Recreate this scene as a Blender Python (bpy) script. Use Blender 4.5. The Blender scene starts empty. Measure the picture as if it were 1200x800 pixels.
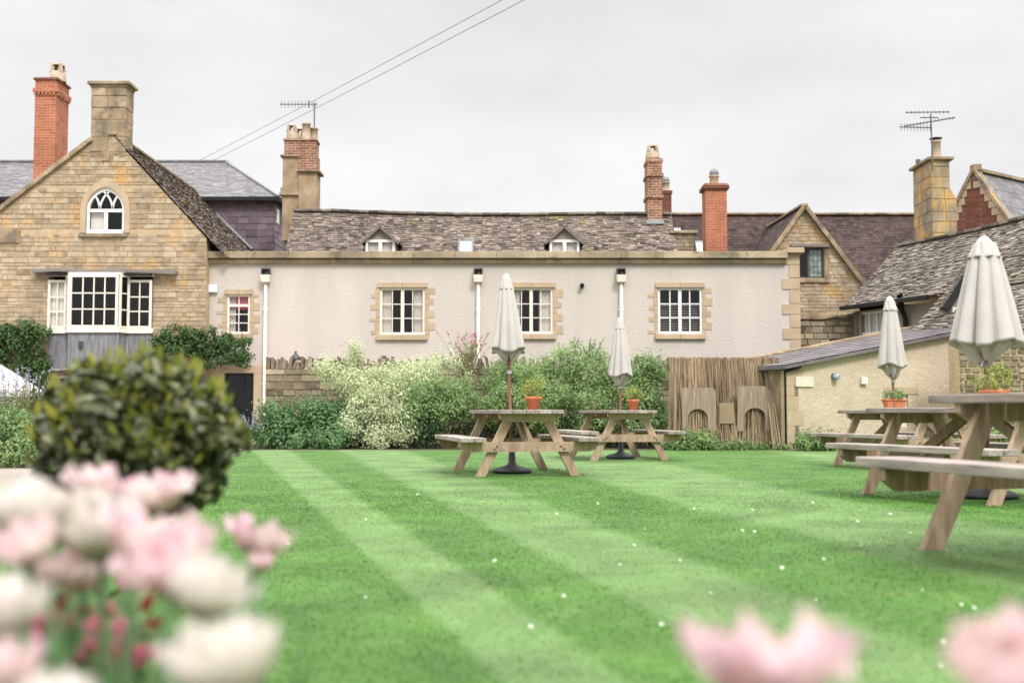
import bpy, math, random
import numpy as np
from mathutils import Vector, Matrix
rnd = random.Random(7)
PI = math.pi
# ------------------------------------------------------------------ scene / camera
S = bpy.context.scene
for c in list(S.collection.children): pass
COL = S.collection
FPX = 1333.0; HZ = 482.0; CH = 0.73
TH = math.atan((HZ - 400) / FPX)
def at(px, py, Y):
    u = 400 - py
    dx, dy, dz = px - 600, FPX * math.cos(TH) - u * math.sin(TH), FPX * math.sin(TH) + u * math.cos(TH)
    t = Y / dy
    return Vector((dx * t, Y, CH + dz * t))
def gz(x, y):
    def ss(t): t = max(0, min(1, t)); return t * t * (3 - 2 * t)
    return 0.06 * ss((x - 0.6) / 1.8) * ss((11 - y) / 5)
cd = bpy.data.cameras.new('camera'); cam = bpy.data.objects.new('camera', cd); COL.objects.link(cam)
cam.location = (0, 0, CH); cam.rotation_euler = (PI / 2 + TH, 0, 0)
cd.lens = 40; cd.sensor_width = 36; cd.clip_end = 2000; cd.clip_start = 0.05
cd.dof.use_dof = True; cd.dof.focus_distance = 15.0; cd.dof.aperture_fstop = 2.0
S.camera = cam
S.view_settings.view_transform = 'Standard'; S.view_settings.look = 'None'; S.view_settings.gamma = 1.0
S.view_settings.exposure = EXPO = 0.0
S.cycles.use_denoising = True
S.cycles.max_bounces = 7; S.cycles.transparent_max_bounces = 10
S.cycles.caustics_reflective = False; S.cycles.caustics_refractive = False
# ------------------------------------------------------------------ world and sun
W = bpy.data.worlds.new('World'); S.world = W; W.use_nodes = True
nt = W.node_tree; nt.nodes.clear()
SUN_EL, SUN_AZ = 48, 205     # azimuth measured from +Y clockwise (sun behind, slightly to the left/right)
out = nt.nodes.new('ShaderNodeOutputWorld'); bg = nt.nodes.new('ShaderNodeBackground'); bg.inputs[1].default_value = 0.1
sky = nt.nodes.new('ShaderNodeTexSky'); sky.sky_type = 'NISHITA'; sky.sun_disc = False
sky.sun_elevation = math.radians(SUN_EL); sky.sun_rotation = math.radians(SUN_AZ)
tc = nt.nodes.new('ShaderNodeTexCoord'); sep = nt.nodes.new('ShaderNodeSeparateXYZ'); nt.links.new(tc.outputs['Generated'], sep.inputs[0])
rp = nt.nodes.new('ShaderNodeValToRGB'); nt.links.new(sep.outputs[2], rp.inputs[0])
e = rp.color_ramp.elements
e[0].position = 0.0; e[0].color = (.262, .261, .262, 1)
e[1].position = 1.0; e[1].color = (1.15, 1.14, 1.12, 1)
for p, c in ((.14, (.266, .265, .265)), (.36, (.242, .240, .243)), (.6, (.70, .70, .71))):
    q = rp.color_ramp.elements.new(p); q.color = (*c, 1)
mp = nt.nodes.new('ShaderNodeMapping'); mp.inputs['Scale'].default_value = (1.2, 1.2, 3.2); nt.links.new(tc.outputs['Generated'], mp.inputs[0])
nz = nt.nodes.new('ShaderNodeTexNoise'); nz.inputs['Scale'].default_value = 2.3; nz.inputs['Detail'].default_value = 5; nz.inputs['Roughness'].default_value = .5
nt.links.new(mp.outputs[0], nz.inputs['Vector'])
cr = nt.nodes.new('ShaderNodeValToRGB'); cr.color_ramp.elements[0].position = .36; cr.color_ramp.elements[0].color = (.905, .908, .915, 1)
cr.color_ramp.elements[1].position = .64; cr.color_ramp.elements[1].color = (1.08, 1.075, 1.07, 1)
nt.links.new(nz.outputs[0], cr.inputs[0])
mu = nt.nodes.new('ShaderNodeMix'); mu.data_type = 'RGBA'; mu.blend_type = 'MULTIPLY'; mu.inputs[0].default_value = 1
nt.links.new(rp.outputs[0], mu.inputs[6]); nt.links.new(cr.outputs[0], mu.inputs[7])
sc_ = nt.nodes.new('ShaderNodeVectorMath'); sc_.operation = 'SCALE'; sc_.inputs['Scale'].default_value = 36.5
nt.links.new(mu.outputs[2], sc_.inputs[0])
mx = nt.nodes.new('ShaderNodeMix'); mx.data_type = 'RGBA'; mx.inputs[0].default_value = .96
nt.links.new(sky.outputs[0], mx.inputs[6]); nt.links.new(sc_.outputs[0], mx.inputs[7])
nt.links.new(mx.outputs[2], bg.inputs[0]); nt.links.new(bg.outputs[0], out.inputs[0])
sl = bpy.data.lights.new('sun', 'SUN'); sl.energy = 2.7; sl.angle = math.radians(14); sl.color = (1, .965, .93)
so = bpy.data.objects.new('sun', sl); COL.objects.link(so)
el, az = math.radians(SUN_EL), math.radians(SUN_AZ)
sd = Vector((math.sin(az) * math.cos(el) * -1, math.cos(az) * math.cos(el), math.sin(el)))
so.rotation_euler = sd.to_track_quat('Z', 'Y').to_euler()
sky.sun_rotation = math.atan2(sd.x, sd.y)
# ------------------------------------------------------------------ materials
def mat(name, cols, rough=.8, scale=6, k=.5, bump=0, bscale=40, moss=None, macro=None, spec=.3, tint=True, ao=None, sheen=0, trans=None, sub=0, detail=5, coords='Object', stretch=None, streak=None):
    """cols: list of colours run through by mixing the mesh's per-face tint with a noise"""
    m = bpy.data.materials.new(name); m.use_nodes = True
    n = m.node_tree.nodes; L = m.node_tree.links; b = n['Principled BSDF']
    b.inputs['Roughness'].default_value = rough; b.inputs['Specular IOR Level'].default_value = spec
    t = n.new('ShaderNodeTexCoord'); vec = t.outputs[coords]
    if stretch:
        mp = n.new('ShaderNodeMapping'); mp.inputs['Scale'].default_value = stretch; L.new(vec, mp.inputs[0]); vec = mp.outputs[0]
    nz = n.new('ShaderNodeTexNoise'); nz.inputs['Scale'].default_value = scale; nz.inputs['Detail'].default_value = detail; nz.inputs['Roughness'].default_value = .62
    L.new(vec, nz.inputs['Vector'])
    mr = n.new('ShaderNodeMapRange'); mr.inputs[1].default_value = .28; mr.inputs[2].default_value = .72; L.new(nz.outputs[0], mr.inputs[0])
    fac = mr.outputs[0]
    if tint:
        a = n.new('ShaderNodeAttribute'); a.attribute_name = 'tint'
        mm = n.new('ShaderNodeMix'); mm.data_type = 'FLOAT'; mm.inputs[0].default_value = k
        L.new(a.outputs['Fac'], mm.inputs[2]); L.new(fac, mm.inputs[3]); fac = mm.outputs[0]
    r = n.new('ShaderNodeValToRGB'); els = r.color_ramp.elements
    for i, c in enumerate(cols):
        p = i / max(1, len(cols) - 1)
        q = els[0] if i == 0 else (els[1] if i == len(cols) - 1 else els.new(p))
        q.position = p; q.color = (*c, 1)
    if len(cols) == 1: els[1].color = (*cols[0], 1)
    L.new(fac, r.inputs[0]); col = r.outputs[0]
    if macro:      # (scale, dark factor): broad weathering
        n2 = n.new('ShaderNodeTexNoise'); n2.inputs['Scale'].default_value = macro[0]; n2.inputs['Detail'].default_value = 6; L.new(t.outputs['Object'], n2.inputs['Vector'])
        if len(macro) > 2:
            mp2 = n.new('ShaderNodeMapping'); mp2.inputs['Scale'].default_value = macro[2]; L.new(t.outputs['Object'], mp2.inputs[0]); L.new(mp2.outputs[0], n2.inputs['Vector'])
        r2 = n.new('ShaderNodeMapRange'); r2.inputs[1].default_value = .35; r2.inputs[2].default_value = .7; r2.inputs[3].default_value = macro[1]; r2.inputs[4].default_value = 1.0
        L.new(n2.outputs[0], r2.inputs[0])
        v = n.new('ShaderNodeVectorMath'); v.operation = 'SCALE'; L.new(col, v.inputs[0]); L.new(r2.outputs[0], v.inputs['Scale']); col = v.outputs[0]
    if moss:       # list of (colour, scale, threshold, softness, strength)
        for (mc, ms, th, sf, st) in moss:
            n3 = n.new('ShaderNodeTexNoise'); n3.inputs['Scale'].default_value = ms; n3.inputs['Detail'].default_value = 7; n3.inputs['Roughness'].default_value = .65
            L.new(t.outputs['Object'], n3.inputs['Vector'])
            r3 = n.new('ShaderNodeMapRange'); r3.inputs[1].default_value = th; r3.inputs[2].default_value = th + sf; r3.inputs[4].default_value = st
            L.new(n3.outputs[0], r3.inputs[0])
            x = n.new('ShaderNodeMix'); x.data_type = 'RGBA'; L.new(r3.outputs[0], x.inputs[0]); L.new(col, x.inputs[6]); x.inputs[7].default_value = (*mc, 1); col = x.outputs[2]
    L.new(col, b.inputs['Base Color'])
    if bump:
        n4 = n.new('ShaderNodeTexNoise'); n4.inputs['Scale'].default_value = bscale; n4.inputs['Detail'].default_value = 6; L.new(vec, n4.inputs['Vector'])
        bm = n.new('ShaderNodeBump'); bm.inputs['Strength'].default_value = 1; bm.inputs['Distance'].default_value = bump; L.new(n4.outputs[0], bm.inputs['Height'])
        L.new(bm.outputs[0], b.inputs['Normal'])
    if trans:
        tr = n.new('ShaderNodeBsdfTranslucent'); L.new(col, tr.inputs[0]); ms_ = n.new('ShaderNodeMixShader'); ms_.inputs[0].default_value = trans
        L.new(b.outputs[0], ms_.inputs[1]); L.new(tr.outputs[0], ms_.inputs[2]); L.new(ms_.outputs[0], n['Material Output'].inputs[0])
    return m
def brickmat(name, c1, c2, mortar, bw=.225, bh=.075, ms=.01, swap=True, sooty=None, bumpd=.006, soft=.15):
    m = bpy.data.materials.new(name); m.use_nodes = True
    n = m.node_tree.nodes; L = m.node_tree.links; b = n['Principled BSDF']; b.inputs['Roughness'].default_value = .88; b.inputs['Specular IOR Level'].default_value = .2
    t = n.new('ShaderNodeTexCoord'); s = n.new('ShaderNodeSeparateXYZ'); L.new(t.outputs['Object'], s.inputs[0])
    ad = n.new('ShaderNodeMath'); L.new(s.outputs[0], ad.inputs[0]); L.new(s.outputs[1], ad.inputs[1])
    cb = n.new('ShaderNodeCombineXYZ'); L.new(ad.outputs[0], cb.inputs[0]); L.new(s.outputs[2], cb.inputs[1])
    nn = n.new('ShaderNodeTexNoise'); nn.inputs['Scale'].default_value = 9; L.new(t.outputs['Object'], nn.inputs['Vector'])
    va = n.new('ShaderNodeVectorMath'); va.operation = 'MULTIPLY_ADD'; L.new(nn.outputs['Color'], va.inputs[0]); va.inputs[1].default_value = (.02, .012, 0); L.new(cb.outputs[0], va.inputs[2])
    k = n.new('ShaderNodeTexBrick'); L.new(va.outputs[0], k.inputs['Vector']); k.inputs['Scale'].default_value = 1
    k.inputs['Color1'].default_value = (*c1, 1); k.inputs['Color2'].default_value = (*c2, 1); k.inputs['Mortar'].default_value = (*mortar, 1)
    k.inputs['Mortar Size'].default_value = ms; k.inputs['Mortar Smooth'].default_value = .3; k.inputs['Brick Width'].default_value = bw; k.inputs['Row Height'].default_value = bh
    n2 = n.new('ShaderNodeTexNoise'); n2.inputs['Scale'].default_value = 3; n2.inputs['Detail'].default_value = 8; n2.inputs['Roughness'].default_value = .7; L.new(t.outputs['Object'], n2.inputs['Vector'])
    r2 = n.new('ShaderNodeMapRange'); r2.inputs[1].default_value = .3; r2.inputs[2].default_value = .7; r2.inputs[3].default_value = sooty or .65; r2.inputs[4].default_value = 1.1; L.new(n2.outputs[0], r2.inputs[0])
    v = n.new('ShaderNodeVectorMath'); v.operation = 'SCALE'; L.new(k.outputs[0], v.inputs[0]); L.new(r2.outputs[0], v.inputs['Scale']); L.new(v.outputs[0], b.inputs['Base Color'])
    bm = n.new('ShaderNodeBump'); bm.inputs['Distance'].default_value = bumpd; bm.invert = True; L.new(k.outputs['Fac'], bm.inputs['Height']); L.new(bm.outputs[0], b.inputs['Normal'])
    return m
MOSSY = [((.30, .27, .08), 1.1, .56, .10, .7), ((.42, .40, .36), 7, .60, .06, .6)]
STONE = mat('cotswold_stone', [(.22, .15, .085), (.46, .32, .18), (.55, .42, .27), (.58, .36, .16), (.64, .53, .39)], .9, 6, .55, .006, 35, macro=(.7, .8), moss=[((.17, .14, .10), 2.0, .57, .14, .5), ((.60, .34, .11), 1.3, .52, .12, .7), ((.30, .24, .17), 3.5, .58, .08, .6), ((.68, .58, .52), 1.4, .58, .10, .5)])
RUBBLE = mat('rubble_stone', [(.07, .055, .04), (.28, .20, .12), (.50, .37, .21), (.58, .48, .33)], .9, 7, .25, .01, 30, macro=(1.2, .6))
MORTAR = mat('lime_mortar', [(.40, .29, .17), (.54, .42, .28)], .95, 5, .9, .008, 50, tint=False)
MORTAR_DARK = mat('weathered_mortar', [(.26, .19, .11), (.40, .31, .19)], .95, 5, .9, .008, 50, tint=False)
ASHLAR = mat('ochre_ashlar', [(.50, .38, .26), (.56, .45, .34), (.58, .50, .42), (.53, .41, .28)], .85, 3, .4, .004, 60, macro=(2, .8))
LICHEN = mat('lichen_stone', [(.28, .22, .15), (.42, .34, .23), (.5, .41, .29)], .9, 4, .4, .006, 40, macro=(1.5, .55), moss=[((.60, .35, .09), 1.9, .47, .14, .75), ((.12, .11, .09), 2.4, .58, .1, .7)])
OLDSTONE = mat('weathered_stone', [(.25, .18, .115), (.45, .33, .20), (.56, .43, .28)], .9, 4, .5, .008, 30, macro=(2.6, .5), moss=[((.13, .12, .10), 2.8, .52, .12, .75), ((.58, .37, .15), 2.2, .60, .1, .5)])
CORN = mat('cornice_stone', [(.34, .26, .17), (.52, .40, .26), (.56, .46, .32)], .9, 5, .5, .005, 40, macro=(1.2, .55), moss=[((.12, .11, .08), 3, .56, .1, .7)])
RENDER = mat('pinkish_roughcast', [(.55, .485, .44), (.60, .545, .495)], .95, 14, .8, .012, 22, tint=False, macro=(.9, .9, (1.5, 1.5, .35)), moss=[((.42, .35, .29), 1.3, .60, .15, .35)])
YREND = mat('ochre_roughcast', [(.56, .455, .32), (.66, .555, .43)], .95, 9, .8, .016, 20, tint=False, macro=(.8, .78))
GREND = mat('grey_render', [(.25, .21, .17), (.33, .285, .235)], .95, 6, .8, .01, 26, tint=False)
SLATE_ST = mat('stone_slates', [(.045, .031, .022), (.13, .093, .070), (.205, .158, .128), (.34, .275, .235)], .9, 8, .2, .006, 40, macro=(.6, .75), moss=[((.26, .24, .06), 1.0, .60, .08, .65), ((.50, .46, .42), 8, .64, .05, .7)])
SLATE_MO = mat('mossy_stone_slates', [(.045, .033, .025), (.13, .098, .075), (.20, .16, .125), (.36, .31, .26)], .9, 8, .2, .008, 40, macro=(.6, .7), moss=[((.16, .14, .05), 1.3, .60, .10, .5), ((.46, .43, .36), 9, .62, .05, .7)])
TILE_BR = mat('brown_clay_tiles', [(.025, .016, .017), (.065, .044, .043), (.12, .078, .07)], .85, 5, .3, .003, 40, macro=(.8, .7), moss=[((.30, .27, .22), 6, .66, .05, .6), ((.2, .17, .06), 1.2, .66, .05, .5)])
SLATE_GR = mat('grey_slates', [(.08, .073, .08), (.15, .138, .148), (.25, .235, .245)], .65, 5, .4, .002, 40, spec=.5, macro=(1, .75), moss=[((.33, .30, .27), 5, .6, .06, .6)])
SLATE_PU = mat('purple_hung_slates', [(.06, .04, .05), (.135, .095, .112), (.235, .175, .195)], .6, 5, .4, .002, 40, spec=.4, macro=(1.2, .8))
BRICK_O = brickmat('orange_brick', (.42, .12, .06), (.50, .17, .09), (.45, .31, .22))
BRICK_D = brickmat('dark_weathered_brick', (.27, .10, .065), (.42, .17, .10), (.50, .40, .30), ms=.014, sooty=.4)
BRICK_R = brickmat('red_brick', (.15, .052, .036), (.22, .075, .05), (.20, .13, .09))
LEAD = mat('lead_sheet', [(.10, .10, .11), (.18, .18, .19), (.27, .27, .285)], .55, 3, 1, .002, 20, tint=False, stretch=(6, 6, .8))
LEAD_L = mat('pale_lead', [(.26, .265, .28), (.36, .365, .38)], .45, 5, 1, tint=False)
CREAM = mat('cream_paint', [(.76, .70, .60), (.80, .75, .66)], .5, 3, 1, tint=False)
WHITE = mat('white_paint', [(.76, .75, .74), (.82, .81, .80)], .5, 3, 1, tint=False)
BLACK = mat('black_paint', [(.012, .012, .013), (.02, .02, .02)], .4, 3, 1, tint=False)
DARKM = mat('dark_metal', [(.06, .055, .055), (.10, .09, .09)], .5, 3, 1, tint=False)
IRON = mat('cast_iron', [(.035, .036, .038), (.06, .061, .065)], .5, 6, 1, .002, 60, tint=False)
POTC = mat('terracotta', [(.50, .16, .07), (.60, .22, .11)], .85, 8, 1, .002, 60, tint=False)
POTY = mat('buff_chimney_pot', [(.45, .34, .24), (.62, .50, .38)], .9, 7, 1, .003, 50, tint=False, macro=(3, .6))
CURT = mat('pale_curtain', [(.76, .71, .64), (.84, .80, .74)], .9, 5, 1, tint=False)
PINKC = mat('pink_blind', [(.55, .13, .20), (.62, .17, .25)], .9, 5, 1, tint=False)
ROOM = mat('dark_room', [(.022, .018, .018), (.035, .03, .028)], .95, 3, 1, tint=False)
OAK = mat('weathered_oak', [(.16, .14, .125), (.27, .245, .225)], .9, 4, 1, .006, 20, tint=False, stretch=(.6, 4, 14))
WOOD = mat('weathered_timber', [(.17, .125, .105), (.36, .285, .25), (.49, .41, .37), (.62, .54, .495)], .75, 3.5, .65, .004, 16, stretch=(10, 1.0, 10), macro=(2.2, .7), detail=8)
WOODL = mat('weathered_leg_timber', [(.20, .115, .065), (.42, .265, .155), (.53, .36, .235), (.60, .45, .32)], .75, 3.5, .6, .0025, 16, stretch=(9, 9, 1.2), macro=(2.2, .7), detail=8)
POLE = mat('varnished_pole', [(.17, .075, .05), (.24, .11, .075)], .4, 6, 1, tint=False, stretch=(8, 8, .6))
CANVAS = mat('cream_canvas', [(.51, .47, .45), (.585, .545, .52)], .95, 5, 1, .003, 12, tint=False, trans=.06, macro=(2.5, .88, (1, 1, .4)))
REED = mat('dried_reeds', [(.10, .065, .04), (.24, .155, .09), (.40, .28, .17), (.60, .45, .29)], .9, 3, .25, stretch=(3, 3, .8), macro=(1.2, .7))
BOARD = mat('weathered_board', [(.16, .11, .07), (.31, .225, .165), (.43, .335, .265)], .9, 3, 1, .003, 30, tint=False, stretch=(22, 5, .7))
SOIL = mat('dark_soil', [(.035, .024, .016), (.08, .055, .038)], .98, 14, 1, .02, 20, tint=False)
GRAVEL = mat('pale_gravel', [(.20, .165, .135), (.33, .285, .24), (.44, .39, .34)], .95, 60, 1, .012, 60, tint=False, macro=(.8, .85))
EARTH = mat('rough_grass_ground', [(.05, .08, .025), (.10, .14, .05)], .98, 4, 1, .02, 20, tint=False)
PLASTIC = mat('white_plastic', [(.74, .76, .80)], .4, 3, 1, tint=False)
CABLE = mat('grey_cable', [(.34, .34, .35)], .6, 3, 1, tint=False)
def leafm(name, cols, k=.3, rough=.5, tr=.42, sc=2, spec=.35): return mat(name, cols, rough, sc, k, trans=tr, spec=spec, detail=3)
L_DARK = leafm('dark_green_leaves', [(.018, .045, .018), (.05, .105, .04), (.11, .19, .08)])
L_IVY = leafm('ivy_leaves', [(.03, .07, .02), (.075, .15, .045), (.14, .25, .08)])
L_MID = leafm('fresh_green_leaves', [(.03, .08, .02), (.10, .22, .05), (.21, .39, .11), (.40, .56, .22)])
L_VAR = leafm('cream_variegated_leaves', [(.14, .27, .07), (.38, .54, .18), (.60, .70, .33), (.76, .78, .52)])
L_BLUE = leafm('blue_green_leaves', [(.035, .095, .03), (.10, .22, .075), (.22, .38, .15)])
L_TOP = leafm('glossy_topiary_leaves', [(.022, .042, .015), (.05, .082, .026), (.09, .125, .04), (.17, .18, .06)], .15, .35, .15, spec=.5)
L_TIP = leafm('bronze_yellow_shoots', [(.12, .16, .02), (.25, .26, .035), (.30, .17, .05), (.38, .36, .06)], .2, .4, .3)
L_TUL = leafm('tulip_leaf', [(.06, .15, .055), (.12, .25, .10), (.20, .36, .14)], .5, .45, .25)
L_YEL = leafm('yellow_green_leaves', [(.18, .26, .04), (.34, .40, .08), (.48, .50, .16)])
L_DRY = leafm('dry_stems', [(.22, .18, .09), (.36, .30, .16), (.30, .34, .16)])
P_RED = leafm('crimson_petals', [(.22, .01, .02), (.42, .02, .04)], .2, .6, .2)
P_PNK = leafm('rose_pink_petals', [(.82, .24, .38), (.88, .52, .60)], .2, .6, .2)
P_MAG = leafm('dull_magenta_flowers', [(.36, .06, .13), (.50, .12, .20)], .2, .7, .2)
P_LIL = leafm('lilac_flowers', [(.30, .28, .42), (.42, .40, .52)], .2, .7, .2)
P_WHT = leafm('white_petals', [(.72, .72, .64), (.80, .79, .74)], .2, .7, .3)
BARK = mat('bark', [(.10, .07, .045), (.19, .14, .10)], .9, 12, 1, .004, 40, tint=False)
T_PINK = leafm('pink_tulip_petals', [(.80, .79, .64), (.82, .77, .76), (.82, .71, .76), (.81, .50, .62)], .4, .6, .45, sc=22, spec=.2)
T_WHITE = leafm('white_tulip_petals', [(.72, .71, .56), (.76, .75, .69), (.77, .76, .74), (.79, .69, .71)], .2, .6, .45, sc=22, spec=.2)
# glass: see-through with a Fresnel reflection
GLASS = bpy.data.materials.new('window_glass'); GLASS.use_nodes = True
_n = GLASS.node_tree.nodes; _l = GLASS.node_tree.links; _n.clear()
_o = _n.new('ShaderNodeOutputMaterial'); _t = _n.new('ShaderNodeBsdfTransparent'); _t.inputs[0].default_value = (.95, .95, .95, 1); _g = _n.new('ShaderNodeBsdfGlossy'); _g.inputs['Roughness'].default_value = .03; _g.inputs[0].default_value = (.6, .6, .6, 1)
_m = _n.new('ShaderNodeMixShader'); _f = _n.new('ShaderNodeFresnel'); _f.inputs[0].default_value = 1.5
_w = _n.new('ShaderNodeTexNoise'); _w.inputs['Scale'].default_value = 2.5; _b = _n.new('ShaderNodeBump'); _b.inputs['Distance'].default_value = .01; _l.new(_w.outputs[0], _b.inputs['Height']); _l.new(_b.outputs[0], _g.inputs['Normal'])
_f2 = _n.new('ShaderNodeLayerWeight'); _p = _n.new('ShaderNodeMath'); _p.operation = 'POWER'; _p.inputs[1].default_value = 4; _q = _n.new('ShaderNodeMath'); _q.operation = 'MULTIPLY_ADD'; _q.inputs[1].default_value = .6; _q.inputs[2].default_value = .03; _l.new(_f2.outputs['Facing'], _p.inputs[0]); _l.new(_p.outputs[0], _q.inputs[0]); _l.new(_q.outputs[0], _m.inputs[0]); _l.new(_t.outputs[0], _m.inputs[1]); _l.new(_g.outputs[0], _m.inputs[2]); _l.new(_m.outputs[0], _o.inputs[0])
GREENGLASS = mat('green_leaded_glass', [(.06, .14, .10), (.30, .46, .38), (.45, .60, .52)], .15, 5, 1, tint=False, spec=.5)
# ------------------------------------------------------------------ object helpers
def tag(o, label=None, cat=None, group=None, kind=None):
    if label: o['label'] = label
    if cat: o['category'] = cat
    if group: o['group'] = group
    if kind: o['kind'] = kind
    return o
def empty(name, loc, label, cat, group=None, rz=0):
    o = bpy.data.objects.new(name, None); COL.objects.link(o); o.location = loc; o.rotation_euler = (0, 0, rz); o.empty_display_size = .2
    return tag(o, label, cat, group, 'thing' if cat else None)
def origin_of(p):
    v = Vector((0, 0, 0))
    while p is not None: v = v + p.location; p = p.parent
    return v
class MB:
    def __init__(s): s.v = []; s.f = []; s.t = []; s.mi = []; s.smooth = []
    def face(s, pts, tint=.5, mi=0, sm=False):
        i = len(s.v); s.v += [tuple(p) for p in pts]; s.f.append(list(range(i, i + len(pts)))); s.t.append(tint); s.mi.append(mi); s.smooth.append(sm)
    def hexa(s, p, tint=.5, mi=0):   # p: 8 points, bottom ring 0-3 then top ring 4-7
        i = len(s.v); s.v += [tuple(q) for q in p]
        for q in ((0, 3, 2, 1), (4, 5, 6, 7), (0, 1, 5, 4), (1, 2, 6, 5), (2, 3, 7, 6), (3, 0, 4, 7)):
            s.f.append([i + j for j in q]); s.t.append(tint); s.mi.append(mi); s.smooth.append(False)
    def box(s, x0, x1, y0, y1, z0, z1, tint=.5, mi=0):
        s.hexa([(x0, y0, z0), (x1, y0, z0), (x1, y1, z0), (x0, y1, z0), (x0, y0, z1), (x1, y0, z1), (x1, y1, z1), (x0, y1, z1)], tint, mi)
    def fbox(s, F, u0, u1, v0, v1, w0, w1, tint=.5, mi=0):
        P = F.pt; s.hexa([P(u0, v0, w1), P(u1, v0, w1), P(u1, v0, w0), P(u0, v0, w0), P(u0, v1, w1), P(u1, v1, w1), P(u1, v1, w0), P(u0, v1, w0)], tint, mi)
    def beam(s, a, b, w, h, up=Vector((0, 0, 1)), tint=.5, mi=0):
        a = Vector(a); b = Vector(b); d = (b - a).normalized(); r = d.cross(up).normalized(); u = r.cross(d).normalized()
        r = r * w / 2; u = u * h / 2
        s.hexa([a - r - u, a + r - u, b + r - u, b - r - u, a - r + u, a + r + u, b + r + u, b - r + u], tint, mi)
    def tube(s, pts, rad, n=10, tint=.5, mi=0, cap=True, sm=True):
        pts = [Vector(p) for p in pts]; rad = rad if isinstance(rad, (list, tuple)) else [rad] * len(pts)
        base = len(s.v); ref = Vector((0, 0, 1)) if abs((pts[-1] - pts[0]).normalized().z) < .9 else Vector((1, 0, 0))
        for i, p in enumerate(pts):
            d = (pts[min(i + 1, len(pts) - 1)] - pts[max(i - 1, 0)]).normalized(); a = d.cross(ref).normalized(); b = d.cross(a)
            for k in range(n):
                an = 2 * PI * k / n; s.v.append(tuple(p + (a * math.cos(an) + b * math.sin(an)) * rad[i]))
        for i in range(len(pts) - 1):
            for k in range(n):
                s.f.append([base + i * n + k, base + i * n + (k + 1) % n, base + (i + 1) * n + (k + 1) % n, base + (i + 1) * n + k]); s.t.append(tint); s.mi.append(mi); s.smooth.append(sm)
        if cap:
            s.f.append([base + k for k in range(n)]); s.f.append([base + (len(pts) - 1) * n + k for k in range(n)]); s.t += [tint] * 2; s.mi += [mi] * 2; s.smooth += [False] * 2
    def lathe(s, c, prof, n=20, tint=.5, mi=0, sm=True, fn=None):
        base = len(s.v); c = Vector(c)
        for i, (r, z) in enumerate(prof):
            for k in range(n):
                an = 2 * PI * k / n; rr, zz = fn(r, z, an) if fn else (r, z)
                s.v.append((c.x + rr * math.cos(an), c.y + rr * math.sin(an), c.z + zz))
        for i in range(len(prof) - 1):
            for k in range(n):
                s.f.append([base + i * n + k, base + i * n + (k + 1) % n, base + (i + 1) * n + (k + 1) % n, base + (i + 1) * n + k]); s.t.append(tint); s.mi.append(mi); s.smooth.append(sm)
    def prism(s, F, poly, w0, w1, tint=.5, mi=0):
        a = [F.pt(u, v, w1) for u, v in poly]; b = [F.pt(u, v, w0) for u, v in poly]; n = len(poly)
        s.face(a, tint, mi); s.face(b[::-1], tint, mi)
        for i in range(n):
            j = (i + 1) % n; s.face([a[i], b[i], b[j], a[j]], tint, mi)
    def build(s, name, m, parent=None, bevel=0, loc=None):
        v = np.array(s.v, dtype=np.float64).reshape(-1, 3)
        if parent is None:
            o0 = Vector(loc) if loc is not None else Vector(((v[:, 0].min() + v[:, 0].max()) / 2, (v[:, 1].min() + v[:, 1].max()) / 2, v[:, 2].min()))
        else: o0 = origin_of(parent)
        v = v - np.array(o0)
        me = bpy.data.meshes.new(name); me.from_pydata(v.tolist(), [], s.f)
        a = me.attributes.new('tint', 'FLOAT', 'FACE'); a.data.foreach_set('value', s.t)
        me.polygons.foreach_set('material_index', s.mi); me.polygons.foreach_set('use_smooth', s.smooth)
        for q in (m if isinstance(m, (list, tuple)) else [m]): me.materials.append(q)
        me.update()
        o = bpy.data.objects.new(name, me); COL.objects.link(o)
        if parent is not None: o.parent = parent
        else: o.location = o0
        if bevel:
            md = o.modifiers.new('bevel', 'BEVEL'); md.width = bevel; md.segments = 2; md.limit_method = 'ANGLE'; md.angle_limit = .6
        return o
def fast_mesh(name, V, Fc, nper, tint, m, parent=None, smooth=False, loc=None):
    """V (N,3) float array in world space, Fc (M,nper) int array, tint (M,)"""
    o0 = origin_of(parent) if parent is not None else Vector(loc if loc is not None else (V[:, 0].mean(), V[:, 1].mean(), V[:, 2].min()))
    V = V - np.array(o0)
    me = bpy.data.meshes.new(name); M_ = len(Fc)
    me.vertices.add(len(V)); me.vertices.foreach_set('co', V.astype(np.float32).ravel())
    me.loops.add(M_ * nper); me.loops.foreach_set('vertex_index', Fc.astype(np.int32).ravel())
    me.polygons.add(M_); me.polygons.foreach_set('loop_start', np.arange(M_, dtype=np.int32) * nper); me.polygons.foreach_set('loop_total', np.full(M_, nper, dtype=np.int32))
    me.update(calc_edges=True)
    a = me.attributes.new('tint', 'FLOAT', 'FACE'); a.data.foreach_set('value', tint.astype(np.float32))
    if smooth: me.polygons.foreach_set('use_smooth', np.ones(M_, dtype=bool))
    for q in (m if isinstance(m, (list, tuple)) else [m]): me.materials.append(q)
    o = bpy.data.objects.new(name, me); COL.objects.link(o)
    if parent is not None: o.parent = parent
    else: o.location = o0
    return o
class Frame:
    def __init__(s, O, U=(1, 0, 0), N=(0, -1, 0), V=(0, 0, 1)): s.O = Vector(O); s.U = Vector(U).normalized(); s.V = Vector(V).normalized(); s.N = Vector(N).normalized()
    def pt(s, u, v, w=0): return s.O + s.U * u + s.V * v + s.N * w
def FY(Y): return Frame((0, Y, 0))
def uv(px, py, Y): p = at(px, py, Y); return (p.x, p.z)
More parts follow.
